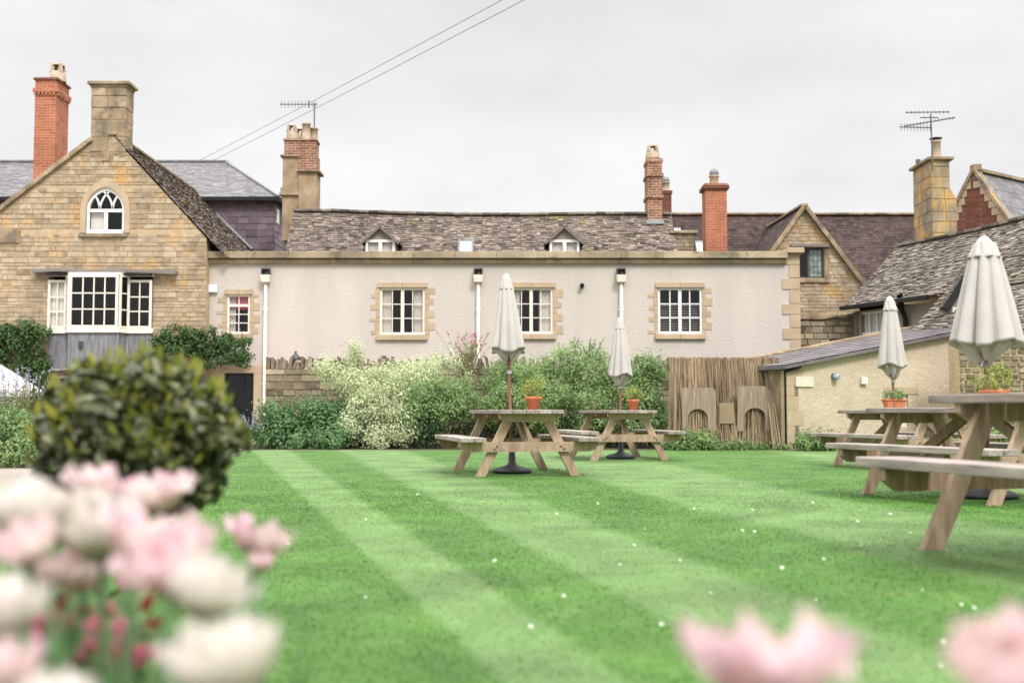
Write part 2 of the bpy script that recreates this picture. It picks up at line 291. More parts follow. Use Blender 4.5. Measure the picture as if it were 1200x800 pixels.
def rect(px0, px1, py0, py1, Y):    # py0 top, py1 bottom -> u0,u1,v0,v1
    m = (py0 + py1) / 2; return at(px0, m, Y).x, at(px1, m, Y).x, at(px0, py1, Y).z, at(px0, py0, Y).z
def spans(poly, v):
    xs = []
    for i in range(len(poly)):
        (a, b), (c, d) = poly[i], poly[(i + 1) % len(poly)]
        if (b <= v < d) or (d <= v < b): xs.append(a + (v - b) / (d - b) * (c - a))
    xs.sort(); return [(xs[i], xs[i + 1]) for i in range(0, len(xs) - 1, 2)]
def cutspans(poly, holes, v):
    res = spans(poly, v)
    for h in holes:
        for (a, b) in spans(h, v):
            nw = []
            for (c, d) in res:
                if b <= c or a >= d: nw.append((c, d)); continue
                if c < a: nw.append((c, a))
                if b < d: nw.append((b, d))
            res = nw
    return res
def rhole(r): u0, u1, v0, v1 = r; return [(u0, v0), (u1, v0), (u1, v1), (u0, v1)]
def wall_solid(mb, F, poly, holes, w0, w1, tint=.5):
    ks = sorted(set(round(v, 4) for p in [poly] + holes for (_, v) in p))
    for a, b in zip(ks, ks[1:]):
        if b - a < 1e-3: continue
        A = cutspans(poly, holes, a + 3e-4); B = cutspans(poly, holes, b - 3e-4)
        if len(A) != len(B): continue
        for (a0, a1), (b0, b1) in zip(A, B):
            P = F.pt
            mb.hexa([P(a0, a, w1), P(a1, a, w1), P(a1, a, w0), P(a0, a, w0), P(b0, b, w1), P(b1, b, w1), P(b1, b, w0), P(b0, b, w0)], tint)
def stones(mb, F, poly, holes=(), rh=(.09, .17), rw=(.16, .42), depth=.03, gap=.012, seed=1, mi=0, regular=False, keys=()):
    r = random.Random(seed); v0 = min(v for _, v in poly); v1 = max(v for _, v in poly)
    ks = sorted(set([v0, v1] + [v for h in holes if len(h) == 4 for (_, v) in h if v0 < v < v1]))
    for ka, kb in zip(ks, ks[1:]):
        v = ka
        while v < kb - .02:
            h = r.uniform(*rh)
            if kb - v - h < rh[0] * .6: h = kb - v
            top = v + h
            A, B, C = (cutspans(poly, holes, q) for q in (v + .004, v + h / 2, top - .004))
            if len(A) == len(B) == len(C):
                for (a0, a1), (b0, b1), (c0, c1) in zip(A, B, C):
                    u = max(a0, c0) if a0 != c0 else a0; lo, hi = min(a0, c0), max(a1, c1)
                    u = lo
                    while u < hi - .03:
                        w = r.uniform(*rw)
                        if hi - u - w < rw[0] * .6: w = hi - u
                        x0, x1 = u + gap / 2, u + w - gap / 2
                        j = lambda: r.uniform(-.008, .008)
                        xa0, xa1 = max(x0, a0 + .003), min(x1, a1 - .003); xc0, xc1 = max(x0, c0 + .003), min(x1, c1 - .003)
                        if xa1 - xa0 > .02 or xc1 - xc0 > .02:
                            xa1 = max(xa1, xa0 + .002); xc1 = max(xc1, xc0 + .002)
                            d = depth * r.uniform(.35, 1.1); P = F.pt; g = gap / 2; b = .35 * gap
                            f = [(xa0 + abs(j()), v + g + abs(j())), (xa1 - abs(j()), v + g + abs(j())), (xc1 - abs(j()), top - g - abs(j())), (xc0 + abs(j()), top - g - abs(j()))]
                            mb.hexa([P(*f[0], d), P(*f[1], d), P(*f[1], -.01), P(*f[0], -.01), P(*f[3], d + r.uniform(-.3, .3) * depth * .3), P(*f[2], d + r.uniform(-.3, .3) * depth * .3), P(*f[2], -.01), P(*f[3], -.01)], min(1, max(0, r.gauss(.5, .27))), mi)
                        u += w
            v = top
def lerp(a, b, t): return a + (b - a) * t
def tiles(mb, E0, E1, R0, R1, course=.12, tw=(.14, .3), th=.022, seed=3, jit=.25, mi=0, base=True):
    """roof plane from eave E0-E1 to ridge R0-R1 laid with overlapping tiles"""
    r = random.Random(seed); E0, E1, R0, R1 = map(Vector, (E0, E1, R0, R1))
    sl = max((R0 - E0).length, (R1 - E1).length); n = max(2, int(sl / course))
    N = (E1 - E0).cross(R0 - E0); N = N.normalized() if N.length > 1e-6 else (E1 - E0).cross(R1 - E0).normalized()
    if N.z < -.05: N = -N
    if base: mb.face([E0, E1, R1, R0] if (R1 - R0).length > 1e-3 else [E0, E1, R0], .1, mi)
    P = lambda a, b, w: lerp(lerp(E0, E1, a), lerp(R0, R1, a), b) + N * w
    for i in range(n):
        b0 = i / n; b1 = min(1, (i + 1.35) / n); wid = lerp(E0, E1, 0).__sub__(E1).length * (1 - b0) + (R0 - R1).length * b0
        if wid < .05: continue
        u = -r.uniform(0, tw[0]) / wid
        while u < 1:
            w = r.uniform(*tw) / wid; a0, a1 = max(0, u) + .004 / wid, min(1, u + w) - .004 / wid
            if a1 > a0:
                q = b0 + r.uniform(-jit, jit) * .5 / n; q = max(-.3 / n, q); t = th * r.uniform(.6, 1.3); t2 = .004 + r.uniform(0, .3) * th; tl = r.uniform(-.2, .2) * th; T = min(1, max(0, r.gauss(.5, .25)))
                A, B, C, D = P(a0, q, t + tl), P(a1, q, t - tl), P(a1, b1, t2), P(a0, b1, t2); A0, B0 = P(a0, q, .0), P(a1, q, .0)
                mb.face([A, B, C, D], T, mi); mb.face([A0, B0, B, A], T * .7, mi); mb.face([P(a0, b1, 0), A0, A, D], T, mi); mb.face([B0, P(a1, b1, 0), C, B], T, mi)
            u += w
def pot(parent, c, r=.13, h=.45, m=None, kind='plain', n=16):
    mb = MB(); c = Vector(c)
    if kind == 'plain': mb.lathe(c, [(r * 1.15, 0), (r * 1.1, .05), (r, .08), (r * .9, h - .06), (r * 1.05, h - .05), (r * 1.05, h), (r * .8, h), (r * .75, h - .3)], n)
    if kind == 'taper':
        mb.lathe(c, [(r * 1.25, 0), (r * 1.2, .06), (r * .85, h - .04), (r * .8, h), (r * .6, h), (r * .5, h - .3)], n)
    if kind == 'hood':     # pot with openings round the head
        mb.lathe(c, [(r * 1.3, 0), (r * 1.2, h * .5), (r * 1.12, h * .5), (r * .8, h * .3)], n)
        for k in range(4):
            an = PI / 4 + k * PI / 2; p = c + Vector((math.cos(an), math.sin(an), 0)) * r * 1.05
            mb.beam(p + Vector((0, 0, h * .45)), c + Vector((math.cos(an), math.sin(an), 0)) * r * .8 + Vector((0, 0, h * .9)), r * .55, r * .35, up=Vector((math.cos(an), math.sin(an), 0)))
        mb.lathe(c, [(r * 1.0, h * .84), (r * .92, h * .93), (r * .5, h), (0.001, h * 1.01)], n)
    if kind == 'cowl':
        mb.lathe(c, [(r * 1.1, 0), (r, .06), (r * .95, h * .5), (r * 1.15, h * .52), (r * 1.15, h * .58), (r * .9, h * .6)], n)
        mb2 = MB(); mb2.lathe(c, [(r * .9, h * .6), (r * 1.05, h * .68), (r * .9, h * .82), (r * .5, h * .94), (.001, h)], n)
        o = mb.build('chimney_pot', m or POTY, parent); mb2.build('cowl', LEAD, parent); return o
    return mb.build('chimney_pot', m or POTY, parent)
def window(bld, F, r, casements=2, cols=2, rows=3, fr=.06, bar=.022, m=None, curtain=None, dep=-.07, blind=None, topbar=0, lights=None, name='window', roomd=.7, glass=None, flat=False, re=.15):
    m = m or CREAM; u0, u1, v0, v1 = r; mb = MB(); a, b = dep - .05, dep
    mb.fbox(F, u0, u1, v0, v0 + fr, a, b); mb.fbox(F, u0, u1, v1 - fr, v1, a, b)
    mb.fbox(F, u0, u0 + fr, v0 + fr, v1 - fr, a, b); mb.fbox(F, u1 - fr, u1, v0 + fr, v1 - fr, a, b)
    cw = (u1 - u0 - 2 * fr) / casements
    for i in range(casements):
        c0 = u0 + fr + i * cw; c1 = c0 + cw
        if i: mb.fbox(F, c0 - fr * .7, c0 + fr * .7, v0 + fr, v1 - fr, a + .004, b - .004)
        for k in range(1, cols):
            x = c0 + cw * k / cols + (fr * .35 * (1 if i == 0 and casements > 1 else -1) if False else 0); mb.fbox(F, x - bar / 2, x + bar / 2, v0 + fr, v1 - fr, a + .012, b - .012)
    for k in range(1, rows):
        z = v0 + fr + (v1 - v0 - 2 * fr) * k / rows
        if topbar and k == rows - topbar: mb.fbox(F, u0 + fr, u1 - fr, z - fr * .6, z + fr * .6, a + .006, b - .006)
        else: mb.fbox(F, u0 + fr, u1 - fr, z - bar / 2, z + bar / 2, a + .014, b - .014)
    w = mb.build(name, m, bld); top = w
    if flat: w = bld
    g = MB(); g.fbox(F, u0 + fr * .5, u1 - fr * .5, v0 + fr * .5, v1 - fr * .5, a + .02, a + .028); g.build('pane', glass or GLASS, w)
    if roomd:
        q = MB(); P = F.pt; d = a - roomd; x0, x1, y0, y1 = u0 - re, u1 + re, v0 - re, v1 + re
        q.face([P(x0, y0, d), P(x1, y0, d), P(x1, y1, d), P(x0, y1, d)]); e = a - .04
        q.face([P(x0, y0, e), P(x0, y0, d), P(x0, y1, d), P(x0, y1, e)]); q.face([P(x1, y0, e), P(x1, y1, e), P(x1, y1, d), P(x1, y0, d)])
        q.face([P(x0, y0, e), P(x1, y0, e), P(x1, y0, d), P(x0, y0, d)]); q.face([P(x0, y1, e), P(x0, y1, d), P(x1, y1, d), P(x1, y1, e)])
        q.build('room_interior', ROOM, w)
    if curtain:
        for (f0, f1) in curtain:
            c = MB(); n = 24; x0, x1 = lerp(u0, u1, f0), lerp(u0, u1, f1); pr = None
            for k in range(n + 1):
                x = lerp(x0, x1, k / n); ww = a - .04 + .022 * math.sin(k * 1.9 + f0 * 9)
                cur = (x, ww)
                if pr: c.face([F.pt(pr[0], v0, pr[1]), F.pt(cur[0], v0, cur[1]), F.pt(cur[0], v1, cur[1]), F.pt(pr[0], v1, pr[1])], sm=True)
                pr = cur
            c.build('curtain', CURT, w)
    if blind:
        f0, f1, mm, style = blind; c = MB()
        if style == 'solid': c.fbox(F, u0 + fr, u1 - fr, lerp(v0, v1, f0), lerp(v0, v1, f1), a - .06, a - .05)
        else:
            z = lerp(v0, v1, f0)
            while z < lerp(v0, v1, f1):
                c.fbox(F, u0 + fr, u1 - fr, z, z + .03, a - .07, a - .05); z += .065
        c.build('blind', mm, w)
    return top
# leaf clouds -------------------------------------------------------
def leaf_arrays(C, Nn, size, rs, aspect=.5, droop=0, six=True, var=.35):
    """C (n,3) centres, Nn (n,3) facing normals"""
    n = len(C); Nn = Nn / np.linalg.norm(Nn, axis=1, keepdims=True)
    a = rs.normal(size=(n, 3)); a[:, 2] += droop; T = a - (a * Nn).sum(1)[:, None] * Nn; T /= np.linalg.norm(T, axis=1, keepdims=True); B = np.cross(Nn, T)
    s = size * (1 + var * rs.uniform(-1, 1, n))[:, None]; fold = .12 * s
    base = C - T * s / 2; tip = C + T * s / 2 - Nn * fold * .8
    if six:
        l1 = C - T * s * .15 + B * s * aspect * .5 + Nn * fold; r1 = C - T * s * .15 - B * s * aspect * .5 + Nn * fold
        l2 = C + T * s * .22 + B * s * aspect * .36 + Nn * fold * .7; r2 = C + T * s * .22 - B * s * aspect * .36 + Nn * fold * .7
        V = np.stack([base, l1, l2, tip, r2, r1], 1).reshape(-1, 3); idx = np.arange(n)[:, None] * 6
        F = np.concatenate([idx + np.array([[0, 1, 2, 3]]), idx + np.array([[0, 3, 4, 5]])], 1).reshape(-1, 4); return V, F, 2
    l1 = C + B * s * aspect * .5 + Nn * fold; r1 = C - B * s * aspect * .5 + Nn * fold
    V = np.stack([base, r1, tip, l1], 1).reshape(-1, 3); F = np.arange(n)[:, None] * 4 + np.array([[0, 1, 2, 3]]); return V, F, 1
def cloud_points(blobs, n, rs, clump=.12, shell=.55, nclump=None):
    """blobs: (cx,cy,cz,rx,ry,rz); clumped points through their outer volume, with outward normals"""
    b = np.array(blobs); vol = (b[:, 3] * b[:, 5]) ; pr = vol / vol.sum(); nc = nclump or max(30, n // 28)
    k = rs.choice(len(b), nc, p=pr); d = rs.normal(size=(nc, 3)); d /= np.linalg.norm(d, axis=1, keepdims=True)
    rad = (shell + (1 - shell) * rs.uniform(0, 1, nc) ** .6) * (1 + .10 * rs.normal(size=nc)); cc = b[k, :3] + d * rad[:, None] * b[k, 3:6]
    ct = rs.uniform(0, 1, nc); j = rs.integers(0, nc, n)
    off = rs.normal(size=(n, 3)) * clump; P = cc[j] + off; Nn = d[j] * .8 + off / clump * .45 + np.array([0, -.1, .45]) + rs.normal(size=(n, 3)) * .35
    return P, Nn, ct[j]
def shrub(name, label, cat, blobs, n, size, m, seed=1, clump=.1, shell=.5, aspect=.55, group=None, zmin=.01, stem=True, parent=None, tb=.0, keep=None, stuff=False, tips=None, part='foliage'):
    rs = np.random.default_rng(seed); P, Nn, ct = cloud_points(blobs, n, rs, clump, shell)
    ok = P[:, 2] > zmin
    if keep is not None: ok &= keep(P)
    P, Nn, ct = P[ok], Nn[ok], ct[ok]
    V, Fc, k = leaf_arrays(P, Nn, size, rs, aspect); t = np.clip(ct * .6 + rs.uniform(0, .4, len(P)) + tb, 0, 1); t = np.repeat(t, k)
    b = np.array(blobs); base = (float(b[:, 0].mean()), float(b[:, 1].mean()), max(0, float((b[:, 2] - b[:, 5]).min())))
    if parent is None:
        e = empty(name, base, label, cat, group)
    else: e = parent
    o = fast_mesh(part, V, Fc, 4, t, m, e)
    if stem:
        mb = MB()
        for i in range(stem if stem is not True else 7):
            bl = blobs[rnd.randrange(len(blobs))]; x, y = bl[0] + rnd.uniform(-.5, .5) * bl[3], bl[1] + rnd.uniform(-.3, .3) * bl[4]
            mb.tube([(base[0] + (x - base[0]) * .6, y, max(0.0, base[2])), (x + .05, y, bl[2]), (x - .04 + rnd.uniform(-.2, .2), y - .05, bl[2] + bl[5] * .7)], [.018, .012, .005], 6)
        mb.build('stem', BARK, e)
    return e
exec_parts = []
# ================================================================== GROUND
def lawnmat(name, blade=False):
    m = bpy.data.materials.new(name); m.use_nodes = True; n = m.node_tree.nodes; L = m.node_tree.links; b = n['Principled BSDF']
    b.inputs['Roughness'].default_value = .65; b.inputs['Specular IOR Level'].default_value = .25; pass
    g = n.new('ShaderNodeNewGeometry'); s = n.new('ShaderNodeSeparateXYZ'); L.new(g.outputs['Position'], s.inputs[0])
    nz = n.new('ShaderNodeTexNoise'); nz.inputs['Scale'].default_value = 1.1; nz.inputs['Detail'].default_value = 6; nz.inputs['Roughness'].default_value = .7; L.new(g.outputs['Position'], nz.inputs['Vector'])
    # bands fan out across the lawn: phase = ln((x + .33 y) / (.0578 y + .73))
    def mth(op, *a_):
        q_ = n.new('ShaderNodeMath'); q_.operation = op
        for i_, v_ in enumerate(a_):
            if isinstance(v_, (int, float)): q_.inputs[i_].default_value = v_
            else: L.new(v_, q_.inputs[i_])
        return q_.outputs[0]
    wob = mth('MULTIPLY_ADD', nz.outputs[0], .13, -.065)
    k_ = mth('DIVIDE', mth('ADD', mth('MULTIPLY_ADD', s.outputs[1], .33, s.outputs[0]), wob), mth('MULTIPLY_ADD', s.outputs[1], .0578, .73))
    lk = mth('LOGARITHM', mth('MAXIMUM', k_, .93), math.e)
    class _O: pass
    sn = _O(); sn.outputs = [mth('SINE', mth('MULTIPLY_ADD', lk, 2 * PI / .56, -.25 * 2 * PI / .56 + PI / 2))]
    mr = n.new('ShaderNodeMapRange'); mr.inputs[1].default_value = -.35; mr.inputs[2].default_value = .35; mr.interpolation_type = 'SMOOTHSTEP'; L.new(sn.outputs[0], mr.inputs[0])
    f1 = n.new('ShaderNodeTexNoise'); f1.inputs['Scale'].default_value = 9; f1.inputs['Detail'].default_value = 10; f1.inputs['Roughness'].default_value = .8; L.new(g.outputs['Position'], f1.inputs['Vector'])
    fr = n.new('ShaderNodeMapRange'); fr.inputs[1].default_value = .15; fr.inputs[2].default_value = .85; L.new(f1.outputs[0], fr.inputs[0])
    if blade:
        at_ = n.new('ShaderNodeAttribute'); at_.attribute_name = 'tint'; mm = n.new('ShaderNodeMix'); mm.data_type = 'FLOAT'; mm.inputs[0].default_value = .35; L.new(fr.outputs[0], mm.inputs[2]); L.new(at_.outputs['Fac'], mm.inputs[3]); ff = mm.outputs[0]
    else: ff = fr.outputs[0]
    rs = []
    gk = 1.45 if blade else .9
    for cols in (((.054, .138, .022), (.086, .195, .034), (.125, .25, .054)), ((.102, .192, .052), (.152, .26, .084), (.205, .32, .125))):  # dark and light stripe greens: shading of leaning grass painted into the colour
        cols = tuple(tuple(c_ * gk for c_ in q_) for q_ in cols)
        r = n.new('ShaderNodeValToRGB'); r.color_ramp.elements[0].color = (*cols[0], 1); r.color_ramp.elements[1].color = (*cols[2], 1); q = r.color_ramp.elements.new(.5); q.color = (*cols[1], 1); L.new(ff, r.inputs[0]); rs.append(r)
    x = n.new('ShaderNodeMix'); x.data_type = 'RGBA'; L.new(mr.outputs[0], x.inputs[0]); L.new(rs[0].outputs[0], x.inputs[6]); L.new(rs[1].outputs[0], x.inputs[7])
    n5 = n.new('ShaderNodeTexNoise'); n5.inputs['Scale'].default_value = 1.7; n5.inputs['Detail'].default_value = 6; L.new(g.outputs['Position'], n5.inputs['Vector'])
    r5 = n.new('ShaderNodeMapRange'); r5.inputs[1].default_value = .3; r5.inputs[2].default_value = .7; r5.inputs[3].default_value = .68; r5.inputs[4].default_value = 1.15; L.new(n5.outputs[0], r5.inputs[0])
    v = n.new('ShaderNodeVectorMath'); v.operation = 'SCALE'; L.new(x.outputs[2], v.inputs[0]); L.new(r5.outputs[0], v.inputs['Scale'])
    n6 = n.new('ShaderNodeTexNoise'); n6.inputs['Scale'].default_value = 3.3; n6.inputs['Detail'].default_value = 7; L.new(g.outputs['Position'], n6.inputs['Vector'])
    r6 = n.new('ShaderNodeMapRange'); r6.inputs[1].default_value = .60; r6.inputs[2].default_value = .72; r6.inputs[4].default_value = .45; L.new(n6.outputs[0], r6.inputs[0])
    x2 = n.new('ShaderNodeMix'); x2.data_type = 'RGBA'; L.new(r6.outputs[0], x2.inputs[0]); L.new(v.outputs[0], x2.inputs[6]); x2.inputs[7].default_value = (.20, .25, .08, 1)
    L.new(x2.outputs[2], b.inputs['Base Color'])
    if blade:
        tr = n.new('ShaderNodeBsdfTranslucent'); L.new(x2.outputs[2], tr.inputs[0]); ms = n.new('ShaderNodeMixShader'); ms.inputs[0].default_value = .4; L.new(b.outputs[0], ms.inputs[1]); L.new(tr.outputs[0], ms.inputs[2]); L.new(ms.outputs[0], n['Material Output'].inputs[0])
    else:
        bm = n.new('ShaderNodeBump'); bm.inputs['Distance'].default_value = .02; f2 = n.new('ShaderNodeTexNoise'); f2.inputs['Scale'].default_value = 60; f2.inputs['Detail'].default_value = 5; L.new(g.outputs['Position'], f2.inputs['Vector']); L.new(f2.outputs[0], bm.inputs['Height']); L.new(bm.outputs[0], b.inputs['Normal'])
    return m
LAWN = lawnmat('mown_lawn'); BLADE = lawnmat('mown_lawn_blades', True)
def sheet(name, poly, z, m, step=None, f=None):
    mb = MB()
    if step is None: mb.face([(x, y, z) for x, y in poly])
    o = mb.build(name, m, loc=(0, 0, 0)); tag(o, kind='structure'); return o
sheet('ground', [(-300, -60), (300, -60), (300, 500), (-300, 500)], -.05, EARTH)
sheet('gravel_path', [(-30, -8), (-1.0, -8), (-3.0, 28.9), (-30, 28.9)], -.012, GRAVEL)
sheet('border_soil', [(-5.2, 21.2), (9.2, 20.2), (9.2, 25.2), (-5.2, 25.2)], -.004, SOIL)
def ledge(y):    # left border of the lawn
    return -2.7 - (y - 6) * .15 if y > 6 else (-2.7 + (6 - y) * .42 if y > 1.5 else -.81 )
LX1, LY1 = 11.5, 21.75
mb = MB(); NX, NY = 40, 50; idx = {}
for j in range(NY + 1):
    y = 0.2 + (LY1 - 0.2) * j / NY
    for i in range(NX + 1):
        x0 = ledge(y); x = x0 + (LX1 - x0) * i / NX; mb.v.append((x, y, gz(x, y) + .0)); idx[i, j] = len(mb.v) - 1
for j in range(NY):
    for i in range(NX):
        mb.f.append([idx[i, j], idx[i + 1, j], idx[i + 1, j + 1], idx[i, j + 1]]); mb.t.append(.5); mb.mi.append(0); mb.smooth.append(True)
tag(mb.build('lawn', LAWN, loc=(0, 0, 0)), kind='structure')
# blades
rs = np.random.default_rng(5); XS = []; YS = []
for (ya, yb, dens) in ((1.6, 4, 3200), (4, 6, 2800), (6, 8, 2200), (8, 10, 1500), (10, 12, 900), (12, 15, 450), (15, 18, 220), (18, 21.5, 90)):
    hw = .5 * yb + .8; n = int(dens * (yb - ya) * 2 * hw); x = rs.uniform(-hw, hw, n); y = rs.uniform(ya, yb, n); ok = (x > np.array([ledge(q) for q in y])) & (np.abs(x) < .5 * y + .8) & (x < LX1); XS.append(x[ok]); YS.append(y[ok])
x = np.concatenate(XS); y = np.concatenate(YS); n = len(x)
def npss(t): t = np.clip(t, 0, 1); return t * t * (3 - 2 * t)
z = .06 * npss((x - .6) / 1.8) * npss((11 - y) / 5)
ph = np.sin((np.log(np.maximum(.93, (x + .33 * y) / (.0578 * y + .73))) - .25) * 2 * PI / .56 + PI / 2); h = rs.uniform(.005, .014, n) * (1 + .0 * ph); wd = np.where(y < 8, .003, .005) * rs.uniform(.7, 1.5, n); an = rs.uniform(0, PI, n)
lx = rs.normal(0, .016, n) - .002 * np.sign(ph); ly = rs.normal(0, .014, n) + .006 * np.sign(ph)
dx, dy = np.cos(an) * wd, np.sin(an) * wd
V = np.stack([np.stack([x - dx, y - dy, z - .002], 1), np.stack([x + dx, y + dy, z - .002], 1), np.stack([x + lx, y + ly, z + h], 1)], 1).reshape(-1, 3)
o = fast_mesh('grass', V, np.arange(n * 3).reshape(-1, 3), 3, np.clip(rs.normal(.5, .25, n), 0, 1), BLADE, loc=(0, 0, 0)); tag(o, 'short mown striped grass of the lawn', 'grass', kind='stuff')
# ================================================================== LEFT STONE HOUSE (gable)
Y0 = 28.7; F = FY(Y0)
h = empty('stone_house', (at(120, 500, Y0).x, Y0, 0), 'golden rubble stone gable house with arched attic window and cream bay window', 'house')
gable = [(at(-120, 500, Y0).x, 0), (at(242, 500, Y0).x, 0), uv(242, 279, Y0), uv(150, 179, Y0), uv(118, 162, Y0), uv(104, 170, Y0), uv(0, 249, Y0), uv(-60, 294, Y0), uv(-120, 340, Y0)]
# arched window hole
def arch(px0, px1, pyb, pys, pyt, Y, n=7, grow=0):
    u0, u1, vb, vs = rect(px0, px1, pys, pyb, Y); vt = at(600, pyt, Y).z; u0 -= grow; u1 += grow; vt += grow * 1.4; c = (u0 + u1) / 2; w = u1 - u0; H = vt - vs
    P = [(u0, vb), (u1, vb)]
    rad = (H * H + w * w / 4) / w    # pointed arch: arcs centred on the springing line
    for i in range(n + 1):
        a = i / n * math.atan2(H, rad - w / 2); P.append((u1 - rad + rad * math.cos(a), vs + rad * math.sin(a)))
    for i in range(n - 1, -1, -1):
        a = i / n * math.atan2(H, rad - w / 2); P.append((u0 + rad - rad * math.cos(a), vs + rad * math.sin(a)))
    return P
AH = arch(101, 146, 273, 246, 219, Y0)
BAY = rect(57, 179, 322, 386, Y0); LOW = rect(52, 178, 440, 500, Y0); DOORL = None
holes = [AH, rhole(BAY), rhole(LOW)]
mb = MB(); wall_solid(mb, F, gable, holes, -.35, 0); wl = mb.build('wall', MORTAR, h)
mb = MB(); stones(mb, F, gable, holes, (.06, .16), (.10, .42), .020, .012, 11); mb.build('stonework', STONE, wl)
# side wall and back to give the house depth
mb = MB(); ux = at(242, 400, Y0).x; mb.box(ux - .3, ux - .02, Y0 + .36, Y0 + 6, 0, at(242, 290, Y0).z); mb.build('side_wall', MORTAR, h)
# surround of arched window
mb = MB(); o1 = arch(101, 146, 273, 246, 219, Y0, 7, .14); i1 = arch(101, 146, 273, 246, 219, Y0, 7, 0); k = len(o1)
for a in range(1, k - 0):
    b = (a + 1) % k
    if a == 0 or b == 1 or (a >= 1 and b == 0 and False): continue
    P = F.pt; q = [o1[a], o1[b], i1[b], i1[a]]; mb.prism(F, q, -.1, .035, .3 + .4 * rnd.random())
mb.build('arch_surround', ASHLAR, h)
# arched window: frame, tracery
u0, u1, vb, vs = rect(101, 146, 246, 273, Y0); vt = at(600, 219, Y0).z; uc = (u0 + u1) / 2; w_ = u1 - u0
mb = MB(); ring = arch(101, 146, 273, 246, 219, Y0, 7, 0); ins = arch(101, 146, 273, 246, 219, Y0, 7, -.07); ins[0] = (ins[0][0], ins[0][1] + .09); ins[1] = (ins[1][0], ins[1][1] + .09)
for a in range(len(ring)):
    b = (a + 1) % len(ring); mb.prism(F, [ring[a], ring[b], ins[b], ins[a]], -.09, -.03)
mb.fbox(F, u0 + .06, u1 - .06, vs - .05, vs + .03, -.085, -.035); mb.fbox(F, uc - .045, uc + .045, vb + .08, vs - .05, -.084, -.036)
mb.fbox(F, u0 + .02, u1 - .02, vb - .02, vb + .06, -.07, .03)
def barpts(pts, wd=.045):
    for p, q in zip(pts, pts[1:]):
        mb.beam(F.pt(p[0], p[1], -.06), F.pt(q[0], q[1], -.06), wd, .04, up=Vector((0, 1, 0)))
H_ = vt - vs; rad = (H_ * H_ + w_ * w_ / 4) / w_
for sgn in (1, -1):
    for c0 in (1 / 3, 2 / 3):
        st = uc + sgn * w_ * (.5 - c0); pts = []
        for i in range(8):
            a = i / 7 * 1.25; px_ = st + sgn * (-1) * 0 + (-sgn) * -(rad - rad * math.cos(a)) * 1; pz = vs + rad * math.sin(a)
            hw = 0
            # stay inside the arch
            inside = spans(ring, min(pz, vt - .01))
            if pz < vt - .01 and inside and inside[0][0] + .02 < px_ < inside[0][1] - .02: pts.append((px_, pz))
        if len(pts) > 1: barpts(pts)
aw = mb.build('arched_window', WHITE, h)
g = MB(); g.prism(F, arch(101, 146, 271, 246, 219, Y0, 7, -.03), -.066, -.06); g.build('pane', GLASS, aw)
c = MB(); c.fbox(F, u0 + .07, uc - .06, vb + .07, vs - .05, -.16, -.15); c.build('curtain', CURT, aw)
c = MB(); c.fbox(F, u0 - .2, u1 + .2, vb - .2, vt + .2, -.95, -.9); c.fbox(F, u0 - .25, u0 - .2, vb - .2, vt + .2, -.9, -.36); c.fbox(F, u1 + .2, u1 + .25, vb - .2, vt + .2, -.9, -.36); c.build('room_interior', ROOM, aw)
s0, s1, sa, sb = rect(93, 150, 274, 278, Y0); mb = MB(); mb.fbox(F, s0, s1, sa, sb, -.05, .09); mb.build('sill', OLDSTONE, aw, .01)
mb = MB(); mb.fbox(F, *rect(120, 129, 178, 189, Y0), -.02, .05); mb.build('vent_plaque', OLDSTONE, h, .005)
mb = MB(); mb.fbox(F, *rect(-6, 24, 269, 285, Y0), -.02, .06); mb.build('string_course', OLDSTONE, h, .01)
# left coping
mb = MB(); a = uv(108, 165, Y0); b = uv(-120, 339, Y0); seg = 9
for i in range(seg):
    p, q = lerp(Vector(a), Vector(b), i / seg), lerp(Vector(a), Vector(b), (i + .985) / seg)
    mb.beam((p.x, Y0 + .12, p.y + .03), (q.x, Y0 + .12, q.y + .03), .46, .11, tint=rnd.random())
mb.build('coping', OLDSTONE, h, .012)
# roof right slope & left slope, running back
aR, eR = at(133, 158, Y0), at(264, 300, Y0); bk = Vector((0, 7.4, 0)); out_ = Vector((0, -.05, 0)); hs = h
mb = MB(); tiles(mb, eR + out_ + Vector((.05, 0, -.05)), eR + bk + Vector((.05, 0, -.05)), aR + out_, aR + bk, .09, (.10, .26), .04, 21, .6)
mb.build('roof', SLATE_ST, h)
mb = MB(); eL = at(-120, 338, Y0 + .3); mb.face([(aR.x, Y0 + .2, aR.z - .05), (aR.x, Y0 + 7.4, aR.z - .05), (eL.x, Y0 + 7.4, eL.z), (eL.x, Y0 + .3, eL.z)]); mb.build('rear_slope', SLATE_ST, h)
mb = MB(); mb.beam(aR + Vector((0, -.08, .02)), aR + bk, .2, .07); mb.build('ridge', OLDSTONE, h, .01)
# big stone chimney on the gable
mb = MB(); x0, x1 = at(107, 130, Y0).x, at(149, 130, Y0).x; zb, zt = at(130, 185, Y0).z, at(130, 103, Y0).z; FC = FY(Y0 - .04)
mb.box(x0 + .02, x1 - .02, Y0 - .02, Y0 + .48, zb, zt)
for (fr_, a0, a1) in ((Frame((0, Y0 - .02, 0)), x0, x1), (Frame((x1 - .02, 0, 0), (0, 1, 0), (1, 0, 0)), Y0 - .02, Y0 + .5)):
    stones(mb, fr_, [(a0, zb + .15), (a1, zb + .15), (a1, zt), (a0, zt)], (), (.28, .46), (.3, .5), .022, .014, 5)
ch = mb.build('chimney', OLDSTONE, h)
mb = MB(); mb.box(x0 - .02, x1 + .02, Y0 - .06, Y0 + .53, zt, zt + .07); mb.box(x0 - .08, x1 + .08, Y0 - .12, Y0 + .6, zt + .07, zt + .15); mb.build('chimney_cap', OLDSTONE, ch, .012)
